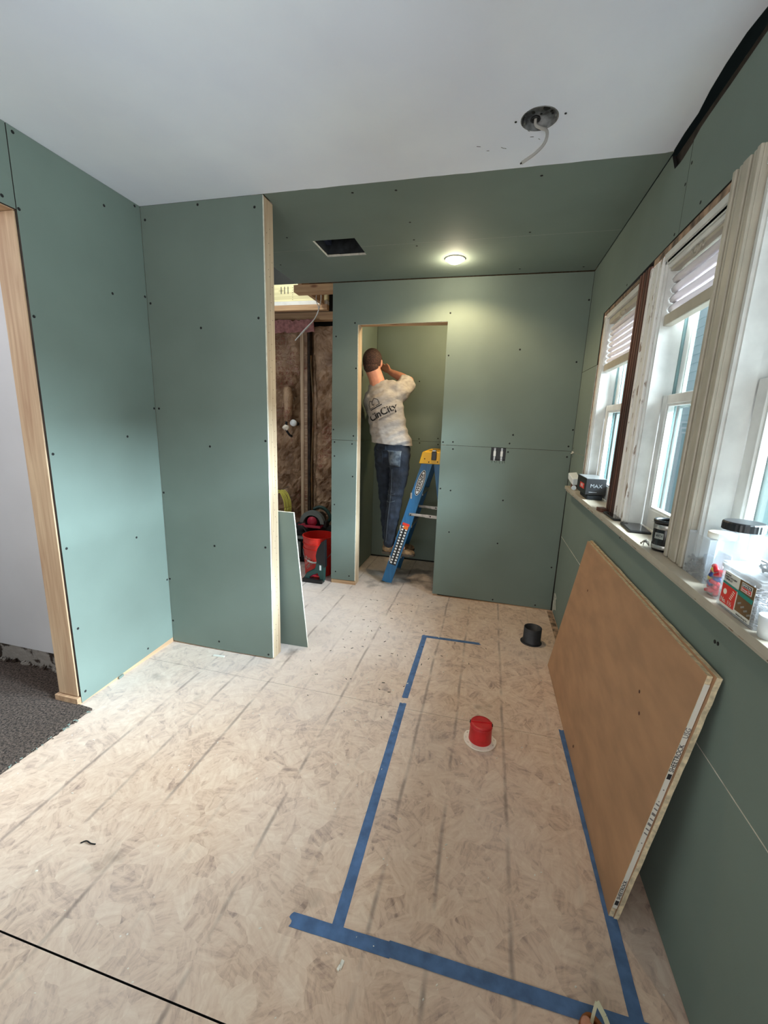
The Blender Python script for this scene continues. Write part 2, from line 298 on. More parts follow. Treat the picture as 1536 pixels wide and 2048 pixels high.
def ring(bm, c, ax, r, n, rx=None, ph=0):
    ax = Vector(ax).normalized(); t = Vector((0,0,1)) if abs(ax.z) < .9 else Vector((1,0,0))
    u = ax.cross(t).normalized(); v = ax.cross(u); rx = rx or r
    return [bm.verts.new(Vector(c) + u*math.cos(2*math.pi*i/n+ph)*r + v*math.sin(2*math.pi*i/n+ph)*rx) for i in range(n)]
def skin(bm, rings, cap=True, mi=0, sm=True):
    fs = []
    for a, b in zip(rings, rings[1:]):
        n = len(a)
        for i in range(n):
            f = bm.faces.new((a[i], a[(i+1) % n], b[(i+1) % n], b[i])); f.material_index = mi; f.smooth = sm; fs.append(f)
    if cap:
        for q in (rings[0], rings[-1]):
            try: f = bm.faces.new(q); f.material_index = mi
            except ValueError: pass
    return fs
def tube(bm, pts, r, n=10, cap=True, mi=0):
    pts = [Vector(p) for p in pts]; rings = []
    prev = None
    for i, p in enumerate(pts):
        d = (pts[min(i+1, len(pts)-1)] - pts[max(i-1, 0)]).normalized()
        if prev is None:
            t = Vector((0,0,1)) if abs(d.z) < .9 else Vector((1,0,0)); u = d.cross(t).normalized()
        else: u = (prev - d*prev.dot(d)).normalized()
        prev = u; v = d.cross(u); rr = r[i] if isinstance(r, (list, tuple)) else r
        rings.append([bm.verts.new(p + (u*math.cos(2*math.pi*k/n) + v*math.sin(2*math.pi*k/n))*rr) for k in range(n)])
    skin(bm, rings, cap, mi)
def lathe(bm, prof, c=(0,0,0), n=28, mi=0, cap=True, ax=(0,0,1)):
    c = Vector(c); ax = Vector(ax).normalized()
    rings = [ring(bm, c + ax*z, ax, max(r, 1e-4), n) for r, z in prof]
    skin(bm, rings, cap, mi)
def smoothpts(pts, k=6):
    pts = [Vector(p) for p in pts]; out = []
    for i in range(len(pts)-1):
        p0, p1, p2, p3 = pts[max(i-1,0)], pts[i], pts[i+1], pts[min(i+2, len(pts)-1)]
        for j in range(k):
            t = j/k; out.append(.5*((2*p1)+(-p0+p2)*t+(2*p0-5*p1+4*p2-p3)*t*t+(-p0+3*p1-3*p2+p3)*t**3))
    out.append(pts[-1]); return out
def prism(bm, loops, ax, a, b, mf=0, ms=1, mb=None):
    # loops: outer polygon then holes, in the plane normal to ax; extruded from a to b
    mp = {'x': lambda u, v, w: (w, u, v), 'y': lambda u, v, w: (u, w, v), 'z': lambda u, v, w: (u, v, w)}[ax]
    tri = tessellate_polygon([[Vector((u, v, 0)) for u, v in l] for l in loops])
    flat = [p for l in loops for p in l]
    A = [bm.verts.new(mp(u, v, a)) for u, v in flat]; B = [bm.verts.new(mp(u, v, b)) for u, v in flat]
    for t in tri:
        for S, mi in ((A, mf), (B, mf if mb is None else mb)):
            try: f = bm.faces.new([S[i] for i in t]); f.material_index = mi
            except ValueError: pass
    o = 0
    for l in loops:
        n = len(l)
        for i in range(n):
            f = bm.faces.new((A[o+i], A[o+(i+1) % n], B[o+(i+1) % n], B[o+i])); f.material_index = ms
        o += n
def rect(u0, u1, v0, v1): return [(u0, v0), (u1, v0), (u1, v1), (u0, v1)]
def obj(name, bm, mats, parent=None, bevel=0, seg=2, smooth=False):
    bmesh.ops.recalc_face_normals(bm, faces=bm.faces)
    me = bpy.data.meshes.new(name); bm.to_mesh(me); bm.free()
    if not isinstance(mats, (list, tuple)): mats = [mats]
    for m in mats: me.materials.append(MATS[m])
    if smooth:
        for p in me.polygons: p.use_smooth = True
    o = bpy.data.objects.new(name, me); COL.objects.link(o)
    if parent is not None:
        o.parent = parent; o.matrix_parent_inverse = parent_inv(parent)
    if bevel:
        mo = o.modifiers.new('bevel', 'BEVEL'); mo.width = bevel; mo.segments = seg; mo.limit_method = 'ANGLE'; mo.angle_limit = .6
    return o
def parent_inv(p):
    m = Matrix.LocRotScale(p.location, p.rotation_euler, p.scale)
    q = p.parent
    return m.inverted()
def B(): return bmesh.new()
def tag(o, label=None, cat=None, group=None, kind=None):
    if label: o['label'] = label
    if cat: o['category'] = cat
    if group: o['group'] = group
    if kind: o['kind'] = kind
    return o
def thing(name, label, cat, loc=(0,0,0), group=None):
    o = bpy.data.objects.new(name, None); COL.objects.link(o); o.location = loc; o.empty_display_size = .1
    return tag(o, label, cat, group)
def struct(name, bm, mats, label, cat='structure', **k):
    return tag(obj(name, bm, mats, **k), label, cat, kind='structure')
def screws(parent, ax, v, pts, sgn, r=.0066):
    bm = B(); d = {'x': (1,0,0), 'y': (0,1,0), 'z': (0,0,1)}[ax]
    for u, w_ in pts:
        c = {'x': (v, u, w_), 'y': (u, v, w_), 'z': (u, w_, v)}[ax]; c = Vector(c); D = Vector(d)*sgn
        lathe(bm, [(r, -.001), (r*.95, .0007), (r*.2, .0008)], c, 8, ax=D)
    o = obj('screw_heads', bm, 'screw', parent); o['kind'] = 'stuff'; return o
def text(name, s, size, M4, m, parent, depth=.0006, width=None, bold=0.0, shear=0, proj=None):
    cu = bpy.data.curves.new(name, 'FONT'); cu.body = s; cu.size = size; cu.extrude = depth/2; cu.offset = bold; cu.shear = shear
    cu.align_x = 'CENTER'; cu.align_y = 'CENTER'; cu.resolution_u = 3
    t = bpy.data.objects.new(name, cu); COL.objects.link(t)
    me = bpy.data.meshes.new_from_object(t); bpy.data.objects.remove(t)
    xs = [v.co.x for v in me.vertices]; k = 1
    if width and xs: k = width/(max(xs)-min(xs))
    for v in me.vertices: v.co = M4 @ Vector((v.co.x*k, v.co.y*(k if not proj else k), v.co.z))
    if proj:
        for v in me.vertices:
            h = proj.ray_cast(Vector((v.co.x, v.co.y-1, v.co.z)), Vector((0,1,0)))
            if h[0]: v.co.y = h[0].y - .004
    me.materials.clear(); me.materials.append(MATS[m])
    o = bpy.data.objects.new(name, me); COL.objects.link(o)
    if parent is not None: o.parent = parent; o.matrix_parent_inverse = parent_inv(parent)
    return o
def frame(o, x, y):   # matrix from origin, x axis and y axis
    x = Vector(x).normalized(); y = Vector(y).normalized(); z = x.cross(y); o = Vector(o)
    return Matrix(((x.x, y.x, z.x, o.x), (x.y, y.y, z.y, o.y), (x.z, y.z, z.z, o.z), (0,0,0,1)))

# ================================================================ THE SETTING
# floor ------------------------------------------------------------
bm = B(); box(bm, -3.8, .72, -2.1, 4.4, -.10, -.02)
floor = struct('floor', bm, 'dark', 'plywood-like strand board subfloor with dusty joints', 'floor')
def osb_panel(loop):
    bm = B(); prism(bm, [loop], 'z', -.019, 0, 0, 1); o = obj('osb_panel', bm, ['osb', 'dark'], floor); return o
g = .0022; h = .0005
osb_panel(rect(-1.75, .60, -2.05, .61-g))
osb_panel([(-1.75, .61+g), (.60, .61+g), (.60, 1.83-h), (-1.96, 1.83-h), (-1.96, 1.386), (-1.75, 1.386)])
osb_panel(rect(-2.7, .60, 1.83+h, 3.05-h)); osb_panel(rect(-2.7, .60, 3.05+h, 4.3))
# carpet of the hall
bm = B(); n = 60; pts = [(-3.7, -2.05)]
for i in range(n+1):
    y = -2.05 + (1.385+2.05)*i/n; pts.append((-1.752 + .012*noise.noise(Vector((y*9, 0, 3))) + .006*noise.noise(Vector((y*40, 2, 0))), y))
pts += [(-1.97, 1.40), (-1.97, 1.575), (-3.7, 1.575)]
prism(bm, [pts], 'z', -.019, .010)
tag(obj('carpet', bm, 'carpet'), 'dark grey speckled carpet in the hall beyond the left doorway', 'carpet', kind='stuff')
bm = B()
for i in range(420):
    y = -1.2 + 2.58*random.random(); x = -1.752 + random.gauss(0, .008)
    a = random.random()*3.14; l = .006+.01*random.random()
    obox(bm, (x, y, .006), (math.cos(a), math.sin(a), random.uniform(-.4, .4)), (-math.sin(a), math.cos(a), 0), (0, 0, 1), l, .0022, .003, random.randint(0, 1))
MATS['fray'] = M('frayed_grey_green_backing', (126, 142, 134), .9)
tag(obj('carpet_fringe', bm, ['fray', 'carpet']), 'frayed grey-green edge strip where the dark carpet meets the strand board', 'carpet', kind='stuff')

# ceiling ----------------------------------------------------------
cx, cy = .0735, 1.752
hole = [(cx+.062*math.cos(2*math.pi*i/32), cy+.062*math.sin(2*math.pi*i/32)) for i in range(32)]
edge = [(.578+.006*noise.noise(Vector((y*6, 1, 1))) - (.012 if 1.5 < y < 1.8 else 0), y) for y in [2.02-.1*i for i in range(41)]]
seamw = [(-1.14+ i*(.555+1.14)/30, YP + .004*noise.noise(Vector((i*.9, 5, 0))) + .0025*noise.noise(Vector((i*3.1, 5, 0)))) for i in range(31)]
bm = B(); prism(bm, [[(-3.7, -2.05), (-3.7, 1.6), (-1.96, 1.6), (-1.96, YP), (-1.141, YP)] + seamw[1:] + edge + [(.57, -2.05)], hole], 'z', 2.438, 2.452, 0, 1)
ceiling = struct('ceiling', bm, ['white', 'gyp'], 'white painted plaster ceiling over the main room', 'ceiling')
vent = rect(-1.119, -.857, 2.568, 2.814)
bm = B(); prism(bm, [[(-1.1375, YP+.004), (.584, YP+.004), (.584, 2.6892), (-.857, 2.6892), (-.857, 2.568), (-1.119, 2.568), (-1.119, 2.6892), (-1.57, 2.6892), (-1.57, 2.128), (-1.1375, 2.128)]], 'z', 2.441, 2.4535, 0, 1)
obj('drywall_panel', bm, ['green', 'gyp'], ceiling)
bm = B(); prism(bm, [[(-1.57, 2.690), (-1.119, 2.690), (-1.119, 2.814), (-.857, 2.814), (-.857, 2.690), (.584, 2.690), (.584, 3.291), (-1.57, 3.291)]], 'z', 2.441, 2.4535, 0, 1)
obj('drywall_panel', bm, ['green', 'gyp'], ceiling)
screws(ceiling, 'z', 2.441, [(-.504, 2.428), (-.521, 2.644), (-.519, 2.73), (.118, 2.647), (-.714, 2.098), (-.51, 2.112), (.119, 2.107), (.50, 3.217), (.1, 3.2), (-1.25, 2.5), (-1.5, 2.9)], -1)
# joists above the ceiling
bm = B()
for x in (-1.2, -.8, -.2, .2): box(bm, x-.02, x+.02, 2.05, 4.2, 2.46, 2.60)
box(bm, -1.5, .6, 3.30, 3.39, 2.4545, 2.60); 
o = struct('trim_joists', bm, 'piney', 'ceiling joists exposed above the opening', 'joist')
bm = B(); prism(bm, [rect(-3.9, .9, -2.3, 4.5), rect(-2.25, -1.66, 3.15, 3.86)], 'z', 2.95, 3.0)
struct('ceiling_roof', bm, 'void_black', 'unseen roof slab with the skylight opening, coloured black for the unlit void', 'roof')  # unseen slab that stops sky light leaking in over the ceilings
# outer shell
bm = B()
box(bm, -3.9, .9, -2.3, -2.1, -.1, 2.95); box(bm, -3.9, -3.7, -2.1, 4.4, -.1, 2.95); box(bm, -3.9, .9, 4.4, 4.5, -.1, 2.95)
for q_ in ((-2.1, 4.4, 2.14, 2.95), (-2.1, 4.4, -.1, .95), (2.86, 4.4, .95, 2.14), (-2.1, .62, .95, 2.14), (2.085, 2.21, .95, 2.14), (1.345, 1.44, .95, 2.14)): box(bm, .724, .775, *q_)
MATS['extpaint'] = M('grey_blue_outer_paint', (92, 112, 112), .7)
struct('wall_outer', bm, 'extpaint', 'outer shell of the house around the rooms', 'wall')

# left wall ---------------------------------------------------------
bm = B(); box(bm, -1.955, -1.8435, 1.445, YP+.1, .04, 2.437); box(bm, -1.955, -1.8435, .5, 1.402, 2.19, 2.437); box(bm, -1.955, -1.8435, -2.1, .5, .012, 2.437)
wl = struct('wall_left', bm, 'pine', 'green moisture board wall on the left with the doorway', 'wall')
bm = B(); prism(bm, [[(1.406, .006), (1.7, .02), (YP-.001, .034), (YP-.001, 2.437), (1.406, 2.437)]], 'x', -1.843, -1.831, 0, 1); obj('drywall_panel', bm, ['green', 'darkwood'], wl)
bm = B(); prism(bm, [rect(.5, 1.4025, 2.152, 2.437)], 'x', -1.843, -1.831, 0, 1); obj('drywall_panel', bm, ['green', 'darkwood'], wl)
bm = B(); prism(bm, [rect(-2.09, .5, .012, 2.437)], 'x', -1.843, -1.831, 0, 1); obj('drywall_panel', bm, ['green', 'darkwood'], wl)
bm = B(); box(bm, -1.96, -1.8435, 1.400, 1.442, .042, 2.149); obj('jamb_stud', bm, 'pine', wl, bevel=.002)
bm = B(); box(bm, -1.962, -1.8435, .5, 1.405, 2.150, 2.188); obj('door_header', bm, 'piney', wl, bevel=.002)
bm = B(); box(bm, -1.972, -1.834, 1.386, YP+.05, .0, .038); obj('sole_plate', bm, 'piney', wl, bevel=.002)
SLs = [(1.428, 2.419), (1.809, 2.344), (1.993, 2.424), (1.414, 2.157), (1.358, 2.177), (1.418, 1.773), (1.811, 1.968), (2.015, 2.009), (1.422, 1.219), (1.821, 1.285), (1.428, .79), (1.819, .74), (1.433, .39), (1.828, .065), (1.43, .055), (2.015, .422), (2.018, 1.435)]
screws(wl, 'x', -1.831, SLs, 1)

# hall wall beyond the doorway
bm = B(); box(bm, -3.7, -1.965, 1.58, 1.6, .105, 2.45)
wh = struct('wall_hall', bm, 'whitewall', 'white painted hall wall seen through the left doorway', 'wall')
bm = B(); xs = [-3.7 + 1.735*i/70 for i in range(71)]
prism(bm, [[(x, 0) for x in (xs[0], xs[-1])] + [(x, .104 + .006*noise.noise(Vector((x*12, 0, 0)))) for x in reversed(xs)]], 'y', 1.583, 1.6)
obj('crumbled_base', bm, 'concrete', wh)['kind'] = 'stuff'
bm = B()
for i in range(90):
    x = -3.0 + 1.03*random.random(); s = .004+.010*random.random()
    obox(bm, (x, 1.574-.012*random.random(), .012+s*.3), (random.random(), random.random(), .3), (-.5, 1, 0), (0, .1, 1), s*1.6, s, s, 0)
tag(obj('plaster_debris', bm, 'concrete'), 'crumbs of grey plaster along the foot of the white hall wall', 'debris', kind='stuff')

# partition ------------------------------------------------------------
bm = B(); box(bm, -1.831, -1.19, YP+.0125, YP+.085, .0, 2.437)
wp = struct('wall_partition', bm, 'pinepale', 'short green board partition with a bare stud at its end', 'wall')
bm = B(); prism(bm, [[(-1.8305, .012), (-1.46, .006), (-1.1385, .012), (-1.1385, 2.437), (-1.8305, 2.437)]], 'y', YP, YP+.012, 0, 1); obj('drywall_panel', bm, ['green', 'gyp'], wp)
bm = B(); box(bm, -1.189, -1.1375, YP+.0125, YP+.098, .001, 2.437); obj('end_stud', bm, 'pinepale', wp, bevel=.0025)
SPs = [(-1.806, 2.374), (-1.492, 2.42), (-1.181, 2.386), (-1.811, 1.979), (-1.175, 1.893), (-1.51, 1.852), (-1.493, 1.24), (-1.808, 1.435), (-1.153, 1.285), (-1.819, .958), (-1.497, .668), (-1.169, .694), (-1.822, .424), (-1.5, .059), (-1.167, .03), (-1.822, .148)]
screws(wp, 'y', YP, SPs, -1)
bm = B(); random.seed(3)
for i in range(60):
    z = .05 + 2.3*i/60; lathe(bm, [(.002, -.001), (.002, .0006)], (-1.1375, YP+.03+.05*random.random(), z+.02*random.random()), 6, ax=(1, 0, 0))
obj('nail_heads', bm, 'screw', wp)['kind'] = 'stuff'

# back wall ----------------------------------------------------------------
dl0, dl1, dr0, dr1 = -1.033, -1.052, -.357, -.369
bm = B(); prism(bm, [[(-1.262, .0), (dl0-.040, .0), (dl1-.040, 2.175), (dr1+.040, 2.175), (dr0+.040, 0), (.70, 0), (.70, 2.437), (-1.262, 2.437)], rect(.0185, .1265, 1.1505, 1.2465)], 'y', YB+.0125, YB+.10, 0, 0)
wb = struct('wall_back', bm, 'darkwood', 'green board back wall with the closet opening', 'wall')
for a0, a1, s_ in ((dl0, dl1, -1), (dr0, dr1, 1)):
    bm = B(); prism(bm, [[(a0+s_*.002, 0), (a0+s_*.039, 0), (a1+s_*.039, 2.137), (a1+s_*.002, 2.137)]], 'y', YB+.0125, YB+.10, 0, 0); obj('jamb_stud', bm, 'pinepale', wb)
bm = B(); box(bm, dl1-.039, dr1+.039, YB+.0125, YB+.10, 2.138, 2.174); obj('door_header', bm, 'pinex', wb)
bm = B(); prism(bm, [[(-1.265, 1.2505), (-1.044, 1.2505), (dl1-.006, 2.132), (dr1, 2.142), (-.363, 1.2505), (.584, 1.2475), (.584, 2.434), (-1.265, 2.434)]], 'y', YB, YB+.012, 0, 1); obj('drywall_panel', bm, ['green', 'gyp'], wb)
bm = B(); prism(bm, [[(-1.260, .035), (-1.043, .038), (-1.046, 1.2475), (-1.265, 1.2475)]], 'y', YB, YB+.012, 0, 1); obj('drywall_panel', bm, ['green', 'gyp'], wb)
bm = B(); prism(bm, [[(-.357, .018), (.577, .006), (.583, 1.2448), (.127, 1.2465), (.127, 1.150), (.018, 1.150), (.018, 1.2468), (-.363, 1.2475)]], 'y', YB, YB+.012, 0, 1); obj('drywall_panel', bm, ['green', 'gyp'], wb)
SBs = [(-1.236, 2.049), (-1.082, 2.145), (-1.067, 1.811), (-1.25, 1.332), (-1.077, 1.287), (-1.24, 1.231), (-1.088, 1.222), (-1.239, 1.116), (-1.078, .955), (-1.235, .705), (-1.219, .105), (-1.093, .078), (-.354, 2.199), (-.348, 1.906), (.156, 1.945), (.166, 1.346), (-.272, 1.275), (-.268, 1.221), (-.348, 1.271), (.147, 1.282), (.558, 1.28), (.557, 1.204), (.142, 1.219), (-.345, .907), (-.265, .897), (-.254, .559), (.139, .849), (.129, .504), (.546, .355), (.133, .03), (.46, .03), (.541, 1.861), (.574, 1.398), (.571, 2.259)]
screws(wb, 'y', YB, SBs, -1)
bm = B(); box(bm, -1.258, -1.036, YB+.0015, YB+.0123, 0, .032); box(bm, -.354, .575, YB+.003, YB+.0123, 0, .005)
obj('sole_plate', bm, 'pinex', wb)

# closet -----------------------------------------------------------------
def panelbox(name, b, parent, ext=('green', 'gyp')):
    bm = B(); box(bm, *b); return obj(name, bm, ext[0], parent)
bm = B(); box(bm, -1.25, -1.1425, YB+.1005, 4.25, 0, 2.438); wcl = struct('wall_closet_left', bm, 'pinepale', 'left side wall inside the closet', 'wall')
panelbox('drywall_panel', (-1.142, -1.130, YB+.101, 4.139, .012, 1.234), wcl); panelbox('drywall_panel', (-1.142, -1.130, YB+.101, 4.139, 1.2365, 2.436), wcl)
bm = B(); box(bm, -1.14, .0, 4.153, 4.25, 0, 2.438); wcb = struct('wall_closet_back', bm, 'dark', 'green board back wall inside the closet', 'wall')
panelbox('drywall_panel', (-1.1295, -.178, 4.14, 4.152, .018, 1.2345), wcb); panelbox('drywall_panel', (-1.1275, -.178, 4.14, 4.152, 1.237, 2.436), wcb)
screws(wcb, 'y', 4.14, [(-.676, 1.256), (-.489, 1.268), (-.668, 1.217), (-.485, 1.211), (-.7, .7), (-.7, 1.8)], -1)
bm = B(); box(bm, -.165, -.07, YB+.1005, 4.15, 0, 2.438); wcr = struct('wall_closet_right', bm, 'dark', 'right side wall inside the closet', 'wall')
panelbox('drywall_panel', (-.177, -.1655, YB+.101, 4.1395, .012, 2.436), wcr)
bm = B(); box(bm, -1.2, -.1, YB+.1005, 4.2, 2.4385, 2.4505); struct('ceiling_closet', bm, 'green', 'green board ceiling inside the closet', 'ceiling')

# right wall ----------------------------------------------------------------
WY0, WY1, WZ0, WZ1 = .62, 2.845, 1.0, 2.062
bm = B(); prism(bm, [[(-2.1, 0), (3.39, 0), (3.39, 2.437), (-2.1, 2.437)], rect(WY0, WY1, WZ0, WZ1+.03)], 'x', XR+.0165, XR+.133, 0, 0)
wr = struct('wall_right', bm, 'darkwood', 'green board wall on the right holding three windows', 'wall')
top = [(y, 2.437) for y in (3.291, 2.05)] + [(y, 2.368 + .010*noise.noise(Vector((y*8, 7, 0))) + (.03 if y < 1.6 else 0)*(1.6-y)) for y in [2.00-.025*i for i in range(7)]]
bm = B(); prism(bm, [[(1.848, WZ1+.028), (2.86, WZ1+.010), (2.86, 1.786), (3.291, 1.792)] + top + [(1.8485, 2.372)]], 'x', XR, XR+.012, 0, 1); obj('drywall_panel', bm, ['green', 'dark'], wr)
bm = B(); prism(bm, [[(-2.09, WZ1+.03), (1.846, WZ1+.028), (1.846, 2.374)] + [(y, 2.385 + .008*noise.noise(Vector((y*5, 9, 0))) + .012*(1.8-y)) for y in [1.8-.06*i for i in range(12)]] + [(-2.09, 2.41)]], 'x', XR, XR+.012, 0, 1); obj('drywall_panel', bm, ['green', 'dark'], wr)
bm = B(); prism(bm, [[(2.86, 1.243), (3.291, 1.243), (3.291, 1.7895), (2.86, 1.7835)]], 'x', XR, XR+.012, 0, 1); obj('drywall_panel', bm, ['green', 'gyp'], wr)
bm = B(); prism(bm, [[(-2.09, .636), (3.29, .612), (3.291, 1.2405), (2.86, 1.2405), (2.86, .992), (-2.09, .992)]], 'x', XR, XR+.012, 0, 1); obj('drywall_panel', bm, ['green', 'gyp'], wr)
bm = B(); prism(bm, [[(-2.09, .012), (3.290, .012), (3.29, .6085), (-2.09, .6325)]], 'x', XR, XR+.012, 0, 1); obj('drywall_panel', bm, ['green', 'gyp'], wr)
bm = B(); prism(bm, [[(-2.09, .625), (3.29, .604), (3.29, .616), (-2.09, .641)]], 'x', XR+.0025, XR+.0035, 0, 0); obj('joint_filler', bm, 'gyp', wr)
screws(wr, 'x', XR, [(1.696, 2.121), (1.887, 2.104), (2.438, 2.099), (1.125, .899), (1.111, .901), (1.955, .95), (1.656, .973), (3.25, 1.27), (3.25, 1.21), (3.26, .05), (1.86, 2.25), (1.83, 2.3)], -1, .0055)
bm = B(); box(bm, .548, .584, 2.35, 3.27, .0, .006)
struct('trim_floor_strip', bm, 'barewood', 'dark worn wood strip on the floor along the right wall', 'trim')
# plaster smears low in the corner
bm = B()
for p, q in (((3.262, .16), (3.2, .05)), ((3.21, .14), (3.15, .07)), ((3.27, .10), (3.24, .02)), ((3.23, .17), (3.17, .15))):
    beam(bm, (XR-.0008, p[0], p[1]), (XR-.0008, q[0], q[1]), .0015, .008, (0, 1, 0))
obj('plaster_smears', bm, 'gyp', wr)['kind'] = 'stuff'
bm = B(); box(bm, XR-.004, XR-.0005, 3.22, 3.285, 1.240, 1.247); obox(bm, (XR-.006, 3.24, 1.236), (0, 1, -.2), (1, 0, 0), (0, .2, 1), .05, .01, .005)
obj('torn_paper', bm, 'gyp', wr)

# windows ---------------------------------------------------------------------
SILLZ = 1.02
bm = B(); prism(bm, [[(.532, 3.09), (.585, 3.10), (.5855, 2.83), (.71, 2.83), (.71, .62), (.585, .62), (.585, .35), (.530, .35)]], 'z', 1.0, SILLZ)
sill = struct('trim_sill', bm, 'trimbeige', 'long cream painted window sill with worn chipped edge', 'sill', bevel=.004)
bm = B(); prism(bm, [rect(.536, .5845, .37, 3.05)], 'z', .991, .9995); obj('sill_moulding', bm, 'trimbeige', sill)
bm = B(); random.seed(11)
for i in range(60):
    y = .5 + 2.5*random.random(); l = .004+.022*random.random()**2
    obox(bm, (.5325, y, .9995+.003*random.random()), (0, 1, 0), (1, 0, 0), (0, 0, 1), l, .002, .002+.003*random.random())
obj('worn_spots', bm, 'barewood', sill)['kind'] = 'stuff'
def window(n, y0, y1, farstep=True):
    z0, z1 = SILLZ+.001, 2.035
    bm = B()
    # side jambs and head, with stepped stops
    for s, ye in ((1, y1), (-1, y0)):
        def yy(a, b): return (ye-a, ye-b) if s > 0 else (ye+b, ye+a)
        for a, b, xa, xb in ((-.001, .012, XR+.004, .683), (.012, .020, XR+.012, .648)):
            u, v = yy(b, a) if s > 0 else yy(b, a); lo, hi = min(u, v), max(u, v)
            box(bm, xa, xb, lo, hi, z0, z1)
    box(bm, XR+.004, .705, y0+.021, y1-.021, z1-.012, z1)
    win = tag(obj('window_%d' % n, bm, 'trimwhite'), {1: 'small far white sash window next to the dark mullion', 2: 'middle white double-hung sash window', 3: 'nearest white sash window cut by the photo edge'}[n], 'window', kind='structure')
    bm = B()
    for ye, s_ in ((y1, 1), (y0, -1)):
        for a, b, xa, xb in ((-.001, .012, .6835, .705), (.012, .020, .682, .688), (.012, .018, .700, .705)):
            u, v = ye-s_*a, ye-s_*b; box(bm, xa, xb, min(u, v), max(u, v), z0, z1)
    if 'reveal' not in MATS: MATS['reveal'] = M('pale_teal_outer_stop', (112, 138, 138), .6)
    obj('outer_stop', bm, 'reveal', win)
    ya, yb = y0+.022, y1-.022
    def sash(name, xa, xb, za, zb, sw, rb, rtp):
        bm = B(); box(bm, xa, xb, ya, ya+sw, za, zb); box(bm, xa, xb, yb-sw, yb, za, zb)
        box(bm, xa, xb, ya+sw, yb-sw, za, za+rb); box(bm, xa, xb, ya+sw, yb-sw, zb-rtp, zb)
        s = obj(name, bm, 'trimwhite', win, bevel=.0025)
        bm = B(); e = .008; a1, b1, c1, d1 = ya+sw, yb-sw, za+rb, zb-rtp; xm = (xa+xb)/2
        for q in ((a1, a1+e, c1, d1), (b1-e, b1, c1, d1), (a1+e, b1-e, c1, c1+e), (a1+e, b1-e, d1-e, d1)): box(bm, xa+.006, xb-.004, *q)
        obj('glazing_bead', bm, 'trimwhite', s)
        bm = B(); box(bm, xm-.0015, xm+.0015, a1+.001, b1-.001, c1+.001, d1-.001); obj('pane', bm, 'glass', s)
        return s
    lo = sash('lower_sash', .650, .680, z0+.004, 1.545, .045, .075, .034)
    up = sash('upper_sash', .690, .699, 1.512, z1-.014, .040, .033, .05)
    # outer storm frame
    bm = B(); box(bm, .712, .722, y0-.02, y0+.03, .99, 2.07); box(bm, .712, .722, y1-.03, y1+.02, .99, 2.07); box(bm, .712, .722, y0+.03, y1-.03, .99, 1.03); box(bm, .712, .722, y0+.03, y1-.03, 1.50, 1.53); box(bm, .712, .722, y0+.03, y1-.03, 2.03, 2.07)
    obj('storm_frame', bm, 'toolgrey', win)
    # sash lift
    bm = B(); ym = (ya+yb)/2+.06; tube(bm, [(.648, ym-.03, 1.066), (.640, ym-.022, 1.068), (.638, ym, 1.069), (.640, ym+.022, 1.068), (.648, ym+.03, 1.066)], .004, 8); obj('sash_lift', bm, 'trimwhite', lo)
    return win
window(1, 2.214, 2.80); window(2, 1.458, 1.945); window(3, .66, 1.325)
# trims -----------------------------------------------------------------------
def fluted(y0, y1, z0, z1, x1=XR+.0165, th=.022):
    bm = B(); n = y1-y0; x0 = x1-th
    box(bm, x0+.008, x1, y0, y1, z0, z1)
    for a, b, d in ((0, .14, .0), (.20, .30, .003), (.36, .64, .001), (.70, .80, .003), (.86, 1, .0)): box(bm, x0+d, x0+.009, y0+a*n, y0+b*n, z0+.0005, z1-.0005)
    return bm
bm = fluted(1.330, 1.455, SILLZ+.001, 2.085, th=.036); struct('trim_1', bm, 'trimbeige', 'cream fluted casing between the two nearer windows', 'trim', bevel=.003)
bm = fluted(1.948, 2.082, SILLZ+.001, 2.052, th=.022); struct('trim_2', bm, 'chip', 'chipped white casing beside the dark mullion post', 'trim', bevel=.003)
bm = B(); box(bm, XR-.004, XR+.10, 2.0845, 2.2125, SILLZ+.001, 2.066)
for y in (2.088, 2.118, 2.15, 2.185): box(bm, XR-.009, XR-.0035, y, y+.017, SILLZ+.001, 2.064)
struct('trim_3', bm, 'stain', 'dark stained bare mullion post between the far windows', 'trim', bevel=.002)
bm = B(); box(bm, XR+.002, XR+.02, 2.802, 2.826, SILLZ+.001, 2.04); box(bm, XR+.006, XR+.02, 2.214, 2.802, 2.035, 2.052); struct('trim_4', bm, 'trimwhite', 'thin white edge trim around the far window', 'trim')
bm = B(); box(bm, XR+.001, XR+.0165, 2.827, 2.842, SILLZ+.001, 2.052); box(bm, XR+.001, XR+.0165, 2.214, 2.842, 2.0525, 2.068); box(bm, XR+.004, XR+.0165, 1.456, 2.082, 2.060, 2.088); struct('trim_5', bm, 'barewood', 'scraped bare wood edge around the window heads', 'trim')
bm = B()
for i, (za, zb, d) in enumerate(((2.035, 2.059, .000), (2.020, 2.0345, .006), (2.004, 2.0195, .012))): box(bm, XR-.002+d, XR+.03, 1.456, 1.946, za, zb)
struct('trim_6', bm, 'trimwhite', 'stepped white head moulding over the middle window', 'trim', bevel=.002)
bm = B()
for i, (za, zb, d) in enumerate(((2.035, 2.085, .000), (2.015, 2.0345, .006), (2.0, 2.0145, .012))): box(bm, XR-.002+d, XR+.03, .62, 1.328, za, zb)
struct('trim_7', bm, 'trimwhite', 'stepped white head moulding over the nearest window', 'trim', bevel=.002)
bm = B(); box(bm, XR-.01, XR+.03, .35, .658, SILLZ+.001, 2.085); struct('trim_8', bm, 'trimbeige', 'cream casing on the near side of the nearest window', 'trim', bevel=.003)

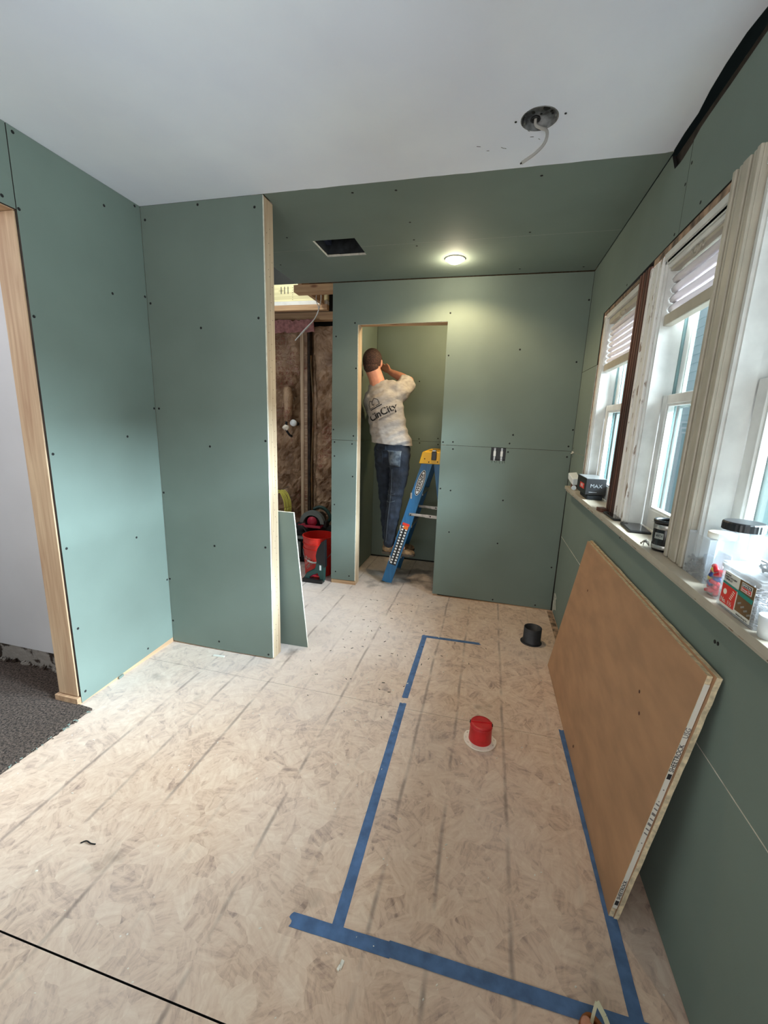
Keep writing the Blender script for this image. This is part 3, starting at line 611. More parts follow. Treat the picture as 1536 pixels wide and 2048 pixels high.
# pleated shades hanging at the window heads
def shade(y0, y1, zb, npl, label, bag):
    t = thing('window_shade', label, 'shade', (.625, (y0+y1)/2, 2.02), 'pleated shades pulled up at the window heads')
    bm = B(); box(bm, .604, .640, y0, y1, 1.993, 2.022); obj('head_rail', bm, 'trimbeige', t, bevel=.003)
    zt = 1.988; zc = zb+.045; pitch = (zt-zc)/npl
    for i in range(npl):
        # each fold hangs as a shallow curved leaf, drooping more towards the near side
        bm = B(); N_ = 8; rows = []
        for a, (dx, dz) in enumerate(((.024, 0), (.010, -.25), (.002, -.62), (.008, -.95), (.020, -1.05))):
            rows.append([bm.verts.new((.612+dx, y0+(y1-y0)*k/N_, zt - pitch*i + pitch*dz - bag*math.sin(math.pi*k/N_)*(i/npl) - .010*(i/npl)*(.5-k/N_))) for k in range(N_+1)])
        for ra, rb_ in zip(rows, rows[1:]):
            for k in range(N_):
                f = bm.faces.new((ra[k], ra[k+1], rb_[k+1], rb_[k])); f.smooth = True
        o = obj('shade_fold', bm, 'shade', t); so = o.modifiers.new('s', 'SOLIDIFY'); so.thickness = .0012
    bm = B(); box(bm, .607, .641, y0, y1, zb, zb+.040); obj('bottom_rail', bm, 'trimbeige', t, bevel=.004)
    bm = B(); ym = (y0+y1)/2; pts = [(.600, ym+.045-.09*i/18, 1.988+.010*math.sin(i*.9)) for i in range(19)]
    tube(bm, pts, .003, 6); tube(bm, [(.599, ym+.012*math.cos(a*.5), 1.986+.012*math.sin(a*.5)) for a in range(13)], .003, 6)
    obj('cord_hook', bm, 'trimbeige', t)
shade(1.482, 1.922, 1.80, 4, 'half-raised white pleated shade in the middle window beside the cream casing', .004)
shade(2.240, 2.775, 1.735, 7, 'lower-hanging white pleated shade in the far small window beyond the dark mullion', .006)

# bathroom area behind the partition -----------------------------------------------
bm = B(); box(bm, -2.8, -1.25, 4.275, 4.36, 0, 2.75); wi = struct('wall_insulated', bm, 'dark', 'open stud wall stuffed with paper-faced insulation', 'wall')
bm = B(); box(bm, -2.8, -2.7, 1.62, 4.4, 0, 2.75); struct('wall_far_left', bm, 'bagdark', 'dark side wall of the room being gutted', 'wall')
bm = B(); box(bm, -2.7, -1.97, 1.601, 1.66, 0, 2.437); struct('wall_hall_rear', bm, 'dark', 'dark rear of the hall wall', 'wall')
def batt(x0, x1, z0, z1, seed, y=4.272, amp=.085):
    bm = B(); nx, nz = 18, 84; g = []
    for j in range(nz+1):
        r = []
        for i in range(nx+1):
            u, v = i/nx, j/nz; x, z = x0+(x1-x0)*u, z0+(z1-z0)*v
            e = min(1, min(u, 1-u)*5)
            p = Vector((x*7, seed, z*5)); c = noise.noise(p)*.9 + noise.noise(p*2.1)*.5 + abs(noise.noise(p*3.7))*.35
            rd = abs(noise.noise(Vector((x*13+z*5, seed+3, z*9-x*7)))); crease = (.25-min(rd, .25))*1.4
            low = 1 if z < 1.95 else .45
            r.append(bm.verts.new((x, y - e*(.052 + amp*(c*.5 - crease*.9)*low) - .004, z)))
        g.append(r)
    for j in range(nz):
        for i in range(nx):
            f = bm.faces.new((g[j][i], g[j][i+1], g[j+1][i+1], g[j+1][i])); f.smooth = (j > nz*.8)
    bm2 = bm; o = obj('insulation_batt', bm2, 'kraftins', wi); o['label'] = None if 0 else 'crumpled brown paper-faced insulation batt'
    return o
batt(-2.32, -1.962, .01, 2.33, 1.0); batt(-1.862, -1.40, .01, 2.33, 5.0); batt(-2.69, -2.34, .01, 2.33, 9.0)
for x in (-1.96, -2.338, -1.395):
    bm = B(); box(bm, x, x+.036, 4.185, 4.274, .0, 2.36); obj('wall_stud', bm, 'pinepale', wi, bevel=.002)
bm = B(); box(bm, -1.885, -1.862, 4.20, 4.274, 0, 2.3); obj('wall_stud', bm, 'darkwood', wi)
bm = B(); tube(bm, smoothpts([(-1.845, 4.20, 2.05), (-1.84, 4.19, 1.9), (-1.815, 4.19, 1.5), (-1.838, 4.19, .9), (-1.83, 4.19, .3)]), .009, 8); obj('wire_run', bm, 'brownlabel', wi)
bm = B()
for i in range(34):
    z = .35+.041*i+.01*random.random(); obox(bm, (-1.9035, 4.190, z), (1, 0, .15*random.uniform(-1, 1)), (0, 1, 0), (0, 0, 1), .036, .004, .005)
obj('staples', bm, 'pinepale', wi)['kind'] = 'stuff'
bm = B(); box(bm, -1.923, -1.886, 4.194, 4.274, 0, 2.3); obj('stapled_flange', bm, 'kraftins', wi)
bm = B(); box(bm, -2.7, -1.28, 4.10, 4.19, 2.365, 2.45); obj('top_plate', bm, 'pinex', wi)
bm = B(); nx, ny = 30, 6; gr = []
for j in range(ny+1): gr.append([bm.verts.new((-2.3+.55*i/nx, 4.09+.03*j/ny-.05, 2.36 - .045*math.sin(math.pi*j/ny*.5) - .03*abs(noise.noise(Vector((i*.3, j*.4, 1))))-.01*j)) for i in range(nx+1)])
for j in range(ny):
    for i in range(nx): bm.faces.new((gr[j][i], gr[j][i+1], gr[j+1][i+1], gr[j+1][i]))
o = obj('insulation_wool', bm, 'pinkins', wi); o.modifiers.new('s', 'SOLIDIFY').thickness = .01; o['kind'] = 'stuff'
# skylight shaft
bm = B(); box(bm, -2.28, -1.55, 3.902, 3.94, 2.485, 2.632)
sh = struct('trim_skylight_header', bm, 'header', 'brightly lit wood header of the skylight shaft', 'trim', bevel=.002)
bm = B(); box(bm, -2.28, -1.55, 3.885, 3.94, 2.447, 2.480); obj('shaft_lip', bm, 'trimwhite', sh)
bm = B(); box(bm, -2.28, -1.55, 3.884, 3.94, 2.40, 2.4465); obj('shaft_beam', bm, 'pinex', sh)
bm = B()
for i in range(3): box(bm, -2.02+.035*i, -2.013+.035*i, 3.9012, 3.902, 2.55, 2.612)
for i in range(14): box(bm, -2.06+.01*random.randint(0, 24), -2.055+.23*0-.0+.0, 3.9012, 3.902, 2.50, 2.505) if 0 else None
for i in range(6): lathe(bm, [(.003, 0), (.003, .001)], (-1.9, 3.9018, 2.50+.02*i), 6, ax=(0, -1, 0))
obj('stamp_marks', bm, 'bagdark', sh)['kind'] = 'stuff'
bm = B(); prism(bm, [rect(-2.32, -1.5, 3.945, 3.96)], 'z', 2.40, 2.94); box(bm, -2.34, -2.325, 3.1, 3.94, 2.47, 2.94); 
struct('trim_shaft_void', bm, 'void_black', 'black sheets standing in for the unlit void above the skylight header', 'trim')  # black sheets added where the shaft is only dark
bm = B(); box(bm, -1.608, -1.575, 3.40, 3.88, 2.44, 2.58); box(bm, -1.60, -1.268, 3.305, 3.40, 2.385, 2.437)
struct('trim_opening_joist', bm, 'pinex', 'brown joist and top plate beside the ceiling opening', 'trim')
bm = B(); box(bm, -2.25, -1.66, 3.15, 3.86, 3.005, 3.015); struct('window_skylight', bm, 'glass', 'skylight glass over the shaft', 'window')

# ================================================================ THINGS
# ceiling box with cable ------------------------------------------------------
t = thing('ceiling_junction_box', 'round sooty metal junction box let into the white ceiling, cover missing', 'electrical box', (cx, cy, 2.45))
bm = B(); lathe(bm, [(.0595, 2.437), (.0605, 2.437), (.0605, 2.4585), (.0, 2.460), (.0, 2.4575), (.0585, 2.4565), (.0585, 2.437), (.0595, 2.437)], (cx, cy, 0), 36, cap=False)
obj('box_shell', bm, 'grime', t, smooth=False)
bm = B()
for dx, dy, r in ((-.022, -.004, .006), (.020, -.020, .012), (.038, .0, .005), (.042, .010, .004), (.004, .006, .004)): lathe(bm, [(r, 0), (r, -.0012), (r*.6, -.0015)], (cx+dx, cy+dy, 2.4565), 12)
obj('knockout', bm, 'screw', t)
bm = B(); lathe(bm, [(.016, 2.4565), (.017, 2.452), (.012, 2.451), (.011, 2.4555)], (cx-.012, cy+.026, 0), 16); obj('cable_clamp', bm, 'black', t)
bm = B(); obox(bm, (cx-.048, cy+.018, 2.447), (1, 0, 0), (0, 1, 0), (0, 0, 1), .006, .012, .016); obox(bm, (cx+.052, cy-.006, 2.447), (1, 0, 0), (0, 1, 0), (0, 0, 1), .006, .012, .016); obj('mounting_ear', bm, 'steel', t)
bm = B(); tube(bm, smoothpts([(.0615, 1.778, 2.456), (.064, 1.782, 2.440), (.082, 1.780, 2.427), (.100, 1.768, 2.412), (.104, 1.755, 2.385), (.094, 1.744, 2.355), (.066, 1.735, 2.325), (.027, 1.730, 2.30)]), .0052, 10)
cab = tag(obj('ceiling_cable', bm, 'cable'), 'grey-white cable dangling from the round ceiling box', 'cable')
bm = B(); tube(bm, [(.028, 1.730, 2.3005), (.0225, 1.7295, 2.2975)], .0025, 6); obj('wire_end', bm, 'screw', cab)
bm = B()
for x, y in ((cx+.082, cy-.012), (cx-.078, cy+.0)): lathe(bm, [(.004, -.001), (.004, .001)], (x, y, 2.4375), 8)
for i in range(7): x, y = -.2+.3*random.random(), 1.80+.12*random.random(); obox(bm, (x, y, 2.4378), (1, random.random(), 0), (0, 1, 0), (0, 0, 1), .008+.01*random.random(), .002, .0006)
obj('ceiling_marks', bm, 'screw', ceiling)['kind'] = 'stuff'

# vent housing -----------------------------------------------------------------
t = thing('exhaust_fan_housing', 'dark square exhaust fan housing recessed in the green ceiling', 'fan housing', (-.988, 2.69, 2.46))
bm = B(); x0, x1, y0, y1 = -1.117, -.859, 2.570, 2.812
for q in ((x0, x0+.003, y0, y1), (x1-.003, x1, y0, y1), (x0+.003, x1-.003, y0, y0+.003), (x0+.003, x1-.003, y1-.003, y1)): box(bm, *q, 2.456, 2.60)
box(bm, x0, x1, y0, y1, 2.60, 2.603); obj('housing', bm, 'bagdark', t)
MATS['navy'] = M('dark_navy_plastic', (36, 42, 60), .5)
bm = B(); lathe(bm, [(.085, 2.60), (.085, 2.545), (.07, 2.538), (.02, 2.536)], (-.975, 2.69, 0), 28); obj('blower', bm, 'navy', t)
bm = B(); box(bm, -1.1135, -1.085, 2.70, 2.79, 2.50, 2.599); box(bm, -1.0845, -1.083, 2.73, 2.755, 2.53, 2.585); obj('wiring_cover', bm, 'navy', t)
bm = B(); box(bm, -1.1135, -.862, 2.585, 2.592, 2.5, 2.51); obj('spring_bracket', bm, 'steel', t)

# recessed light -----------------------------------------------------------------
lx, ly = -.311, 2.963
t = thing('recessed_ceiling_lamp', 'small round lit lamp glowing warm in the green ceiling near the back wall', 'lamp', (lx, ly, 2.44))
bm = B(); lathe(bm, [(.066, 2.4405), (.066, 2.4365), (.060, 2.434), (.050, 2.4365), (.049, 2.4405)], (lx, ly, 0), 32, cap=False); obj('trim_ring', bm, 'trimwhite', t, smooth=True)
bm = B(); lathe(bm, [(.048, 2.4395), (.047, 2.430), (.039, 2.421), (.022, 2.414), (.001, 2.4115)], (lx, ly, 0), 28); obj('bulb', bm, 'lens', t, smooth=True)
def lamp(kind, loc, e, col, r, **k):
    l = bpy.data.lights.new('lamp_light', kind); l.energy = e; l.color = col; l.shadow_soft_size = r
    for a, b in k.items(): setattr(l, a, b)
    o = bpy.data.objects.new('lamp_light', l); COL.objects.link(o); o.location = loc; return o
lamp('POINT', (lx, ly, 2.378), 4.2, (1.0, .84, .60), .03)
lamp('SPOT', (lx, ly, 2.405), 36, (1.0, .76, .45), .03, spot_size=math.radians(150), spot_blend=.5)
t = thing('closet_bulb', 'bare warm bulb under the closet ceiling, hidden above the door head', 'lamp', (-.32, 3.60, 2.36))
bm = B(); lathe(bm, [(.02, 2.437), (.018, 2.41), (.012, 2.40)], (-.32, 3.60, 0), 18); obj('socket', bm, 'extwhite', t)
bm = B(); lathe(bm, [(.011, 2.3995), (.022, 2.385), (.028, 2.365), (.022, 2.345), (.001, 2.338)], (-.32, 3.60, 0), 20); obj('bulb', bm, 'lens', t, smooth=True)
lamp('POINT', (-.32, 3.60, 2.30), 16, (1.0, .75, .42), .03)

# dangling wires at the bathroom opening
bm = B(); tube(bm, smoothpts([(-1.50, 3.62, 2.47), (-1.47, 3.55, 2.40), (-1.46, 3.5, 2.33), (-1.50, 3.5, 2.24), (-1.565, 3.5, 2.17), (-1.66, 3.5, 2.085)]), [.004]*25+[.004]*6, 8)
k = tag(obj('hanging_wire', bm, 'extwhite'), 'white twisted wires hanging in front of the insulated stud wall', 'wire')
bm = B(); tube(bm, smoothpts([(-1.53, 3.6, 2.47), (-1.50, 3.52, 2.38), (-1.468, 3.495, 2.30), (-1.51, 3.492, 2.222), (-1.60, 3.49, 2.14), (-1.68, 3.49, 2.06)]), .0035, 8); obj('wire_strand', bm, 'extwhite', k)

# outlet box -----------------------------------------------------------------------
t = thing('outlet_box', 'black two-gang electrical box with two bare switches in the back wall', 'electrical box', (.072, YB, 1.2))
bm = B(); x0, x1, z0, z1 = .0195, .1255, 1.1515, 1.245
for q in ((x0, x0+.003, z0, z1), (x1-.003, x1, z0, z1), (x0+.003, x1-.003, z0, z0+.003), (x0+.003, x1-.003, z1-.003, z1)): box(bm, q[0], q[1], YB+.001, YB+.045, q[2], q[3])
box(bm, x0, x1, YB+.045, YB+.048, z0, z1); obj('box_shell', bm, 'black', t)
for xx in (.046, .097):
    bm = B(); box(bm, xx-.007, xx+.007, YB-.002, YB+.012, 1.150, 1.246); yk = obj('switch_yoke', bm, 'steel', t, bevel=.001)
    bm = B(); box(bm, xx-.009, xx+.009, YB-.008, YB-.0022, 1.183, 1.222); obj('toggle', bm, 'trimwhite', yk, bevel=.002)
    bm = B(); lathe(bm, [(.003, 0), (.003, .002)], (xx, YB-.002, 1.160), 8, ax=(0, -1, 0)); lathe(bm, [(.003, 0), (.003, .002)], (xx, YB-.002, 1.238), 8, ax=(0, -1, 0)); obj('yoke_screw', bm, 'screw', yk)
bm = B()
for a in (.03, .05, .066, .085, .11, .12): tube(bm, [(a, YB-.001, 1.150), (a+.006*random.uniform(-1, 1), YB-.001, 1.14-.012*random.random())], .0008, 4)
obj('paper_fray', bm, 'screw', t)['kind'] = 'stuff'

# red fixture flange with cap --------------------------------------------------------
rx, ry = .072, 1.718
t = thing('closet_flange', 'red plastic pipe cap on a slotted cream ring inside the tape outline', 'plumbing fitting', (rx, ry, 0))
bm = B(); n = 36; R0 = .073
outer = []
for i in range(n):
    a = 2*math.pi*i/n; r = R0 - (.007 if int((a+.5)/(math.pi/4)) % 2 and .3 < a < 2.6 else 0) ; outer.append((rx+r*math.cos(a), ry+r*math.sin(a)))
slots = []
for k_ in range(12):
    a = 2*math.pi*k_/12+.1; c, s = math.cos(a), math.sin(a); u, v = rx+.063*c, ry+.063*s; tx, ty = -s, c; l, w_ = .0055, .0015
    slots.append([(u+tx*l*i+c*w_*j, v+ty*l*i+s*w_*j) for i, j in ((-1, -1), (1, -1), (1, 1), (-1, 1))])
prism(bm, [outer]+slots, 'z', .002, .0075); obj('mounting_ring', bm, 'cream', t)
bm = B(); lathe(bm, [(.052, .0), (.052, .004), (.0508, .0085), (.049, .05), (.0475, .088), (.046, .0905), (.036, .090), (.0, .0895)], (rx, ry, 0), 36)
for f in bm.faces: f.smooth = True
obj('cap', bm, 'red', t)
bm = B(); obox(bm, (rx, ry+.004, .0915), (1, .13, 0), (-.13, 1, 0), (0, 0, 1), .094, .005, .005); lathe(bm, [(.0495, .078), (.0505, .079), (.0505, .082), (.0485, .083)], (rx, ry, 0), 36, cap=False)
obj('cap_rib', bm, 'red', t)
bm = B()
for sx in (-1, 1): obox(bm, (rx+sx*.047, ry+.004, .084), (1, 0, 0), (0, 1, 0), (0, 0, 1), .008, .014, .006)
obj('cap_notch', bm, 'screw', t)

# black pipe stub -----------------------------------------------------------------------
px_, py_ = .386, 2.735
bm = B(); lathe(bm, [(.060, .0), (.060, .010), (.0565, .014), (.0565, .105), (.0525, .105), (.0525, .004), (.0, .004)], (px_, py_, 0), 36)
for f in bm.faces: f.smooth = abs(f.normal.z) < .5
p = tag(obj('pipe_stub', bm, 'pipe'), 'short black drain pipe stub standing open on the floor near the corner', 'pipe')
bm = B(); lathe(bm, [(.068, .0), (.069, .003), (.060, .004)], (px_-.004, py_-.004, 0), 30); obj('pipe_foot', bm, 'pipe', p)

# blue tape -----------------------------------------------------------------------------
def strip(pts, wd, label, z=.0006, seed=0):
    # pts: centre line; torn ends and slightly rough edges
    pts = [Vector((a, b, 0)) for a, b in pts]; P_ = []
    for a, b in zip(pts, pts[1:]):
        k = max(2, int((b-a).length/.03))
        P_ += [a+(b-a)*i/k for i in range(k)]
    P_.append(pts[-1]); L_, R_ = [], []
    for i, p in enumerate(P_):
        d = (P_[min(i+1, len(P_)-1)]-P_[max(0, i-1)]).normalized(); nrm = Vector((-d.y, d.x, 0))
        wv = wd/2*(1+.05*noise.noise(Vector((p.x*30, p.y*30, seed)))); L_.append(p+nrm*wv); R_.append(p-nrm*wv)
    d0 = (P_[1]-P_[0]).normalized(); d1 = (P_[-1]-P_[-2]).normalized(); n1 = Vector((-d1.y, d1.x, 0)); n0 = Vector((-d0.y, d0.x, 0))
    e1 = [P_[-1]+n1*wd*(.5-j/5)+d1*random.uniform(-.006, .008) for j in range(1, 5)]; e0 = [P_[0]-n0*wd*(.5-j/5)-d0*random.uniform(-.006, .008) for j in range(1, 5)]
    loop = L_+e1+list(reversed(R_))+e0
    bm = B(); prism(bm, [[(v.x, v.y) for v in loop]], 'z', z-.0005, z)
    return tag(obj('masking_tape', bm, 'tape'), label, 'tape')
random.seed(5)
strip([(-.314, 2.598), (-.316, 1.915)], .032, 'far short blue tape strip running along the left of the floor outline', .0008, 1)
strip([(-.316, 1.868), (-.302, .862)], .034, 'long blue tape strip on the left side of the floor outline', .0008, 2)
strip([(-.330, 2.585), (.052, 2.596)], .028, 'faint short blue tape strip at the far end of the floor outline', .0014, 3)
strip([(-.436, .847), (-.145, .851)], .036, 'left piece of the blue tape crossing the near end of the outline', .0014, 4)
strip([(-.150, .8535), (.52, .858)], .037, 'right piece of the blue tape crossing the near end of the outline', .0020, 5)
strip([(.452, 1.895), (.463, 1.2), (.468, .70)], .034, 'blue tape strip running beside the leaning brown board on the right', .0028, 6)

# leaning boards --------------------------------------------------------------------------
def slab(c0, c1, c2, c3, th, mi=(0, 1), wob=0, seed=0):
    # c0..c3 front-face corners (bottom far, top far, top near, bottom near)
    c = [Vector(v) for v in (c0, c1, c2, c3)]; nrm = (c[1]-c[0]).cross(c[3]-c[0]).normalized()
    if nrm.x < 0: nrm = -nrm
    bm = B(); loop = []
    for a, b in zip(c, c[1:]+c[:1]):
        k = 24
        for i in range(k):
            p = a+(b-a)*i/k
            if wob and i: p += (b-a).normalized().cross(nrm)*wob*noise.noise(Vector((p.x*32, p.y*32, p.z*32+seed)))
            loop.append(p)
    F = [bm.verts.new(p) for p in loop]; K = [bm.verts.new(p+nrm*th) for p in loop]
    f = bm.faces.new(F); f.material_index = mi[0]; f = bm.faces.new(K); f.material_index = mi[0]
    for i in range(len(F)):
        j = (i+1) % len(F); f = bm.faces.new((F[i], F[j], K[j], K[i])); f.material_index = mi[1]
    return bm, nrm
BL, TL, TR, BR = (.456, 2.468, .001), (.553, 2.352, .824), (.553, 1.062, .838), (.4585, 1.101, .0015)
bm, nrm = slab(BL, TL, TR, BR, .0125, wob=.0015)
MATS['boardedge'] = M('cream_board_edge', (214, 198, 166), .8, nscale=60, namt=.12, bump=.6, bscale=160)
b1 = tag(obj('plasterboard_sheet', bm, ['kraft', 'boardedge']), 'front brown plasterboard sheet leaning on the right wall, printed end tape', 'board', 'offcut sheets leaning under the windows')
off = nrm*.0132; sh2 = [Vector(v)+off for v in (BL, TL, TR, BR)]; sh2[2] += Vector((.001, -.012, .006)); sh2[3] += Vector((0, -.004, 0)); sh2[1] += Vector((0, 0, .006))
sh2[0].z = sh2[3].z = .0015
bm, _ = slab(*sh2, .0125, wob=.0025, seed=4)
tag(obj('plasterboard_sheet', bm, ['kraft', 'boardedge']), 'rear plasterboard sheet with crumbled cream edge, sandwiched behind the front brown sheet', 'board', 'offcut sheets leaning under the windows')
# end tape with printing, on the near end of the front sheet
a, b_ = Vector(BR), Vector(TR); d = (b_-a).normalized(); nn = nrm.cross(d).normalized()
if nn.y > 0: nn = -nn
mid = a + nrm*.0062
bm = B(); obox(bm, mid + d*.43 + nn*.0014, d, nrm, nn, .78, .0118, .0008)
tp = obj('end_tape', bm, 'labelwhite', b1)
def on_tape(s, name, txt, size, m, wdt=None):
    return text(name, txt, size, frame(mid+d*s+nn*.0022, d, -nrm if (d.cross(-nrm)).dot(nn) > 0 else nrm), m, tp, width=wdt)
on_tape(.595, 'printing', 'SHEETROCK', .0105, 'print', .088); on_tape(.115, 'printing', 'SHEETROCK', .0105, 'print', .075); on_tape(.675, 'printing', 'USG', .009, 'printgrey', .03)
bm = B()
for s in (.535, .062): obox(bm, mid+d*s+nn*.0022, d, nrm, nn, .017, .009, .0004)
obj('printed_mark', bm, 'print', tp)
bm = B()
for i in range(9): obox(bm, mid+d*(.335+.012*i+.004*(i % 3))+nn*.0022, (d+nrm*.6), (nrm-d*.6), nn, .0035, .0108, .0004)
for s in (.49, .45, .30, .27): obox(bm, mid+d*s+nn*.0022, d, nrm, nn, .003, .003, .0004)
obj('printed_bar', bm, 'printgrey', tp)
bm = B()
for y, q in ((2.12, .63), (1.72, .06), (1.30, .55), (1.34, .60)):
    u = (Vector(TL)-Vector(BL)); p = Vector(BL)+u*(q/.824); p.y = y; p -= nrm*.0008; lathe(bm, [(.006, 0), (.004, .001)], p, 7, ax=-nrm)
obj('board_dents', bm, 'stain', b1)['kind'] = 'stuff'

# offcut behind the partition
bm, nq = slab((-1.27, 2.226, .001), (-1.27, 2.142, .886), (-1.045, 2.142, .884), (-1.002, 2.232, .001), .0125, wob=.0012)
# slab() orients its thickness to +x; the strip is thick towards +y
tag(obj('plasterboard_offcut', bm, ['green', 'gyp']), 'tall narrow green plasterboard offcut leaning against the partition end', 'board')

# ladder ----------------------------------------------------------------------------------
t = thing('stepladder', 'blue fibreglass stepladder with yellow top standing in the closet opening', 'ladder', (-.6, 3.6, 0))
yn, yf = 3.425, 3.84
fb, ft = Vector((-.786, 0, .012)), Vector((-.478, 0, 1.10)); dl = (ft-fb).normalized()
rb, rtp = Vector((-.225, 0, .012)), Vector((-.405, 0, 1.10))
def rail(y, side, p0, p1, w_, label=None):
    a, b = Vector((p0.x, y, p0.z)), Vector((p1.x, y, p1.z)); dd = (b-a).normalized(); ux = Vector((0, 1, 0)).cross(dd).normalized()
    bm = B(); obox(bm, (a+b)/2, ux, (0, 1, 0), dd, w_, .004, (b-a).length)
    for q in (-1, 1): obox(bm, (a+b)/2 + ux*q*(w_/2-.002) + Vector((0, side*.015, 0)), ux, (0, 1, 0), dd, .004, .026, (b-a).length)
    return bm
nr = obj('front_rail', rail(yn, 1, fb, ft, .088), 'lblue', t, bevel=.001); obj('front_rail', rail(yf, -1, fb, ft, .088), 'lblue', t, bevel=.001)
obj('rear_rail', rail(yn+.012, 1, rb, rtp, .05), 'lblue', t, bevel=.001); obj('rear_rail', rail(yf-.012, -1, rb, rtp, .05), 'lblue', t, bevel=.001)
ux = Vector((0, 1, 0)).cross(dl).normalized()
for z in (.262, .548, .834):
    s = (z-fb.z)/(ft.z-fb.z); c = fb+(ft-fb)*s
    bm = B(); box(bm, c.x-.047, c.x+.047, yn+.030, yf-.030, z-.022, z); box(bm, c.x-.047, c.x-.042, yn+.030, yf-.030, z-.045, z-.022)
    for i in range(8): box(bm, c.x-.042+.011*i, c.x-.038+.011*i, yn+.03, yf-.03, z, z+.0015)
    st = obj('step', bm, 'alu', t); bm = B()
    for yy in (yn-.004, yf+.001): box(bm, c.x-.052, c.x-.040, yy, yy+.003, z-.05, z+.0)
    obj('step_bracket', bm, 'alu', st)
for z in (.30, .65):
    s = (z-rb.z)/(rtp.z-rb.z); c = rb+(rtp-rb)*s; bm = B(); beam(bm, (c.x, yn+.03, z), (c.x, yf-.03, z), .02, .03, (0, 0, 1)); obj('rear_brace', bm, 'alu', t)
for y, z in ((yn-.006, .645), (yf-.035, .645)):
    bm = B(); xa = fb.x+(ft.x-fb.x)*(z-fb.z)/(ft.z-fb.z); xb = rb.x+(rtp.x-rb.x)*(z-rb.z)/(rtp.z-rb.z)
    obox(bm, ((xa+xb)/2-.06, y, z+.003), (1, 0, -.03), (0, 1, 0), (.03, 0, 1), xb-xa-.12, .003, .022); obox(bm, (xb-.07, y-.003, z-.002), (1, 0, -.03), (0, 1, 0), (.03, 0, 1), .14, .003, .026)
    sp = obj('spreader', bm, 'alu', t); bm = B()
    for xx in (xa+.01, (xa+xb)/2+.04, xb-.01): lathe(bm, [(.006, 0), (.006, .006)], (xx, y-.003, z), 10, ax=(0, -1, 0))
    obj('rivet', bm, 'screw', sp)
bm = B(); prism(bm, [[(-.546, 1.085), (-.338, 1.085), (-.352, 1.172), (-.360, 1.184), (-.515, 1.184), (-.524, 1.172)]], 'y', 3.405, 3.87)
cap = obj('top_cap', bm, 'lyellow', t, bevel=.006, seg=3)
bm = B()
for xx, zz in ((-.50, 1.125), (-.465, 1.10), (-.395, 1.105)): lathe(bm, [(.005, 0), (.005, .003)], (xx, 3.405, zz), 8, ax=(0, -1, 0))
for yy in (3.5, 3.7): box(bm, -.48, -.40, yy, yy+.05, 1.1845, 1.1855)
obj('cap_rivet', bm, 'screw', cap)
bm = B(); box(bm, fb.x-.055, fb.x+.045, yn-.008, yn+.03, 0, .012); obj('foot', bm, 'alu', t); bm = B(); box(bm, fb.x-.055, fb.x+.045, yf-.03, yf+.008, 0, .012); obj('foot', bm, 'alu', t)
bm = B(); box(bm, rb.x-.03, rb.x+.03, yn+.006, yn+.035, 0, .012); obj('foot', bm, 'alu', t); bm = B(); box(bm, rb.x-.03, rb.x+.03, yf-.035, yf-.006, 0, .012); obj('foot', bm, 'alu', t)
# decals on the near rail
def onrail(s, off, lift=.003): return fb + dl*s + ux*off + Vector((0, yn-lift, 0))
bm = B(); obox(bm, onrail(.365, 0), ux, (0, 1, 0), dl, .062, .0008, .375); obj('warning_decal', bm, 'decal_black', nr)
bm = B()
for i in range(14):
    s = .195+.0265*i
    for o_ in (-.0165, .0165): obox(bm, onrail(s+(.006 if o_ > 0 else 0), o_, .0036), ux, (0, 1, 0), dl, .0165, .0006, .016)
obj('decal_square', bm, 'decal_white', nr)
bm = B(); obox(bm, onrail(.565, 0, .0032), ux, (0, 1, 0), dl, .062, .0008, .022); obj('danger_decal', bm, 'redlabel', nr)
bm = B(); obox(bm, onrail(.538, -.008 if ux.x < 0 else .008, .0038), ux, (0, 1, 0), dl, .040, .0006, .03); obj('danger_text_block', bm, 'decal_orange', nr)
for (ra, rbb, m_, lf) in ((.112, .029, 'decal_white', .0030), (.108, .0255, 'decal_black', .0036), (.098, .019, 'decal_white', .0042)):
    bm = B(); c = onrail(.945, 0, lf); vs = [c+dl*ra*math.cos(2*math.pi*i/40)+ux*rbb*math.sin(2*math.pi*i/40) for i in range(40)]
    f1 = bm.faces.new([bm.verts.new(v) for v in vs]); ex = bmesh.ops.extrude_face_region(bm, geom=[f1]); bmesh.ops.translate(bm, verts=[v for v in ex['geom'] if isinstance(v, bmesh.types.BMVert)], vec=(0, .0004, 0))
    obj('logo_oval', bm, m_, nr)
uy = -ux if ux.x > 0 else ux
text('logo_lettering', 'WERNER', .03, frame(onrail(.945, 0, .0050), dl, uy), 'print', nr, width=.155, bold=.0006, shear=.2)
# tool on the cap
t = thing('clip_on_tool', 'small black holder with silver top hooked over the yellow ladder cap', 'tool', (-.41, 3.402, 1.15))
bm = B(); box(bm, -.444, -.404, 3.388, 3.4035, 1.118, 1.186); obj('holder', bm, 'black', t, bevel=.004)
bm = B(); box(bm, -.440, -.408, 3.392, 3.44, 1.187, 1.199); obj('silver_top', bm, 'steel', t, bevel=.003)

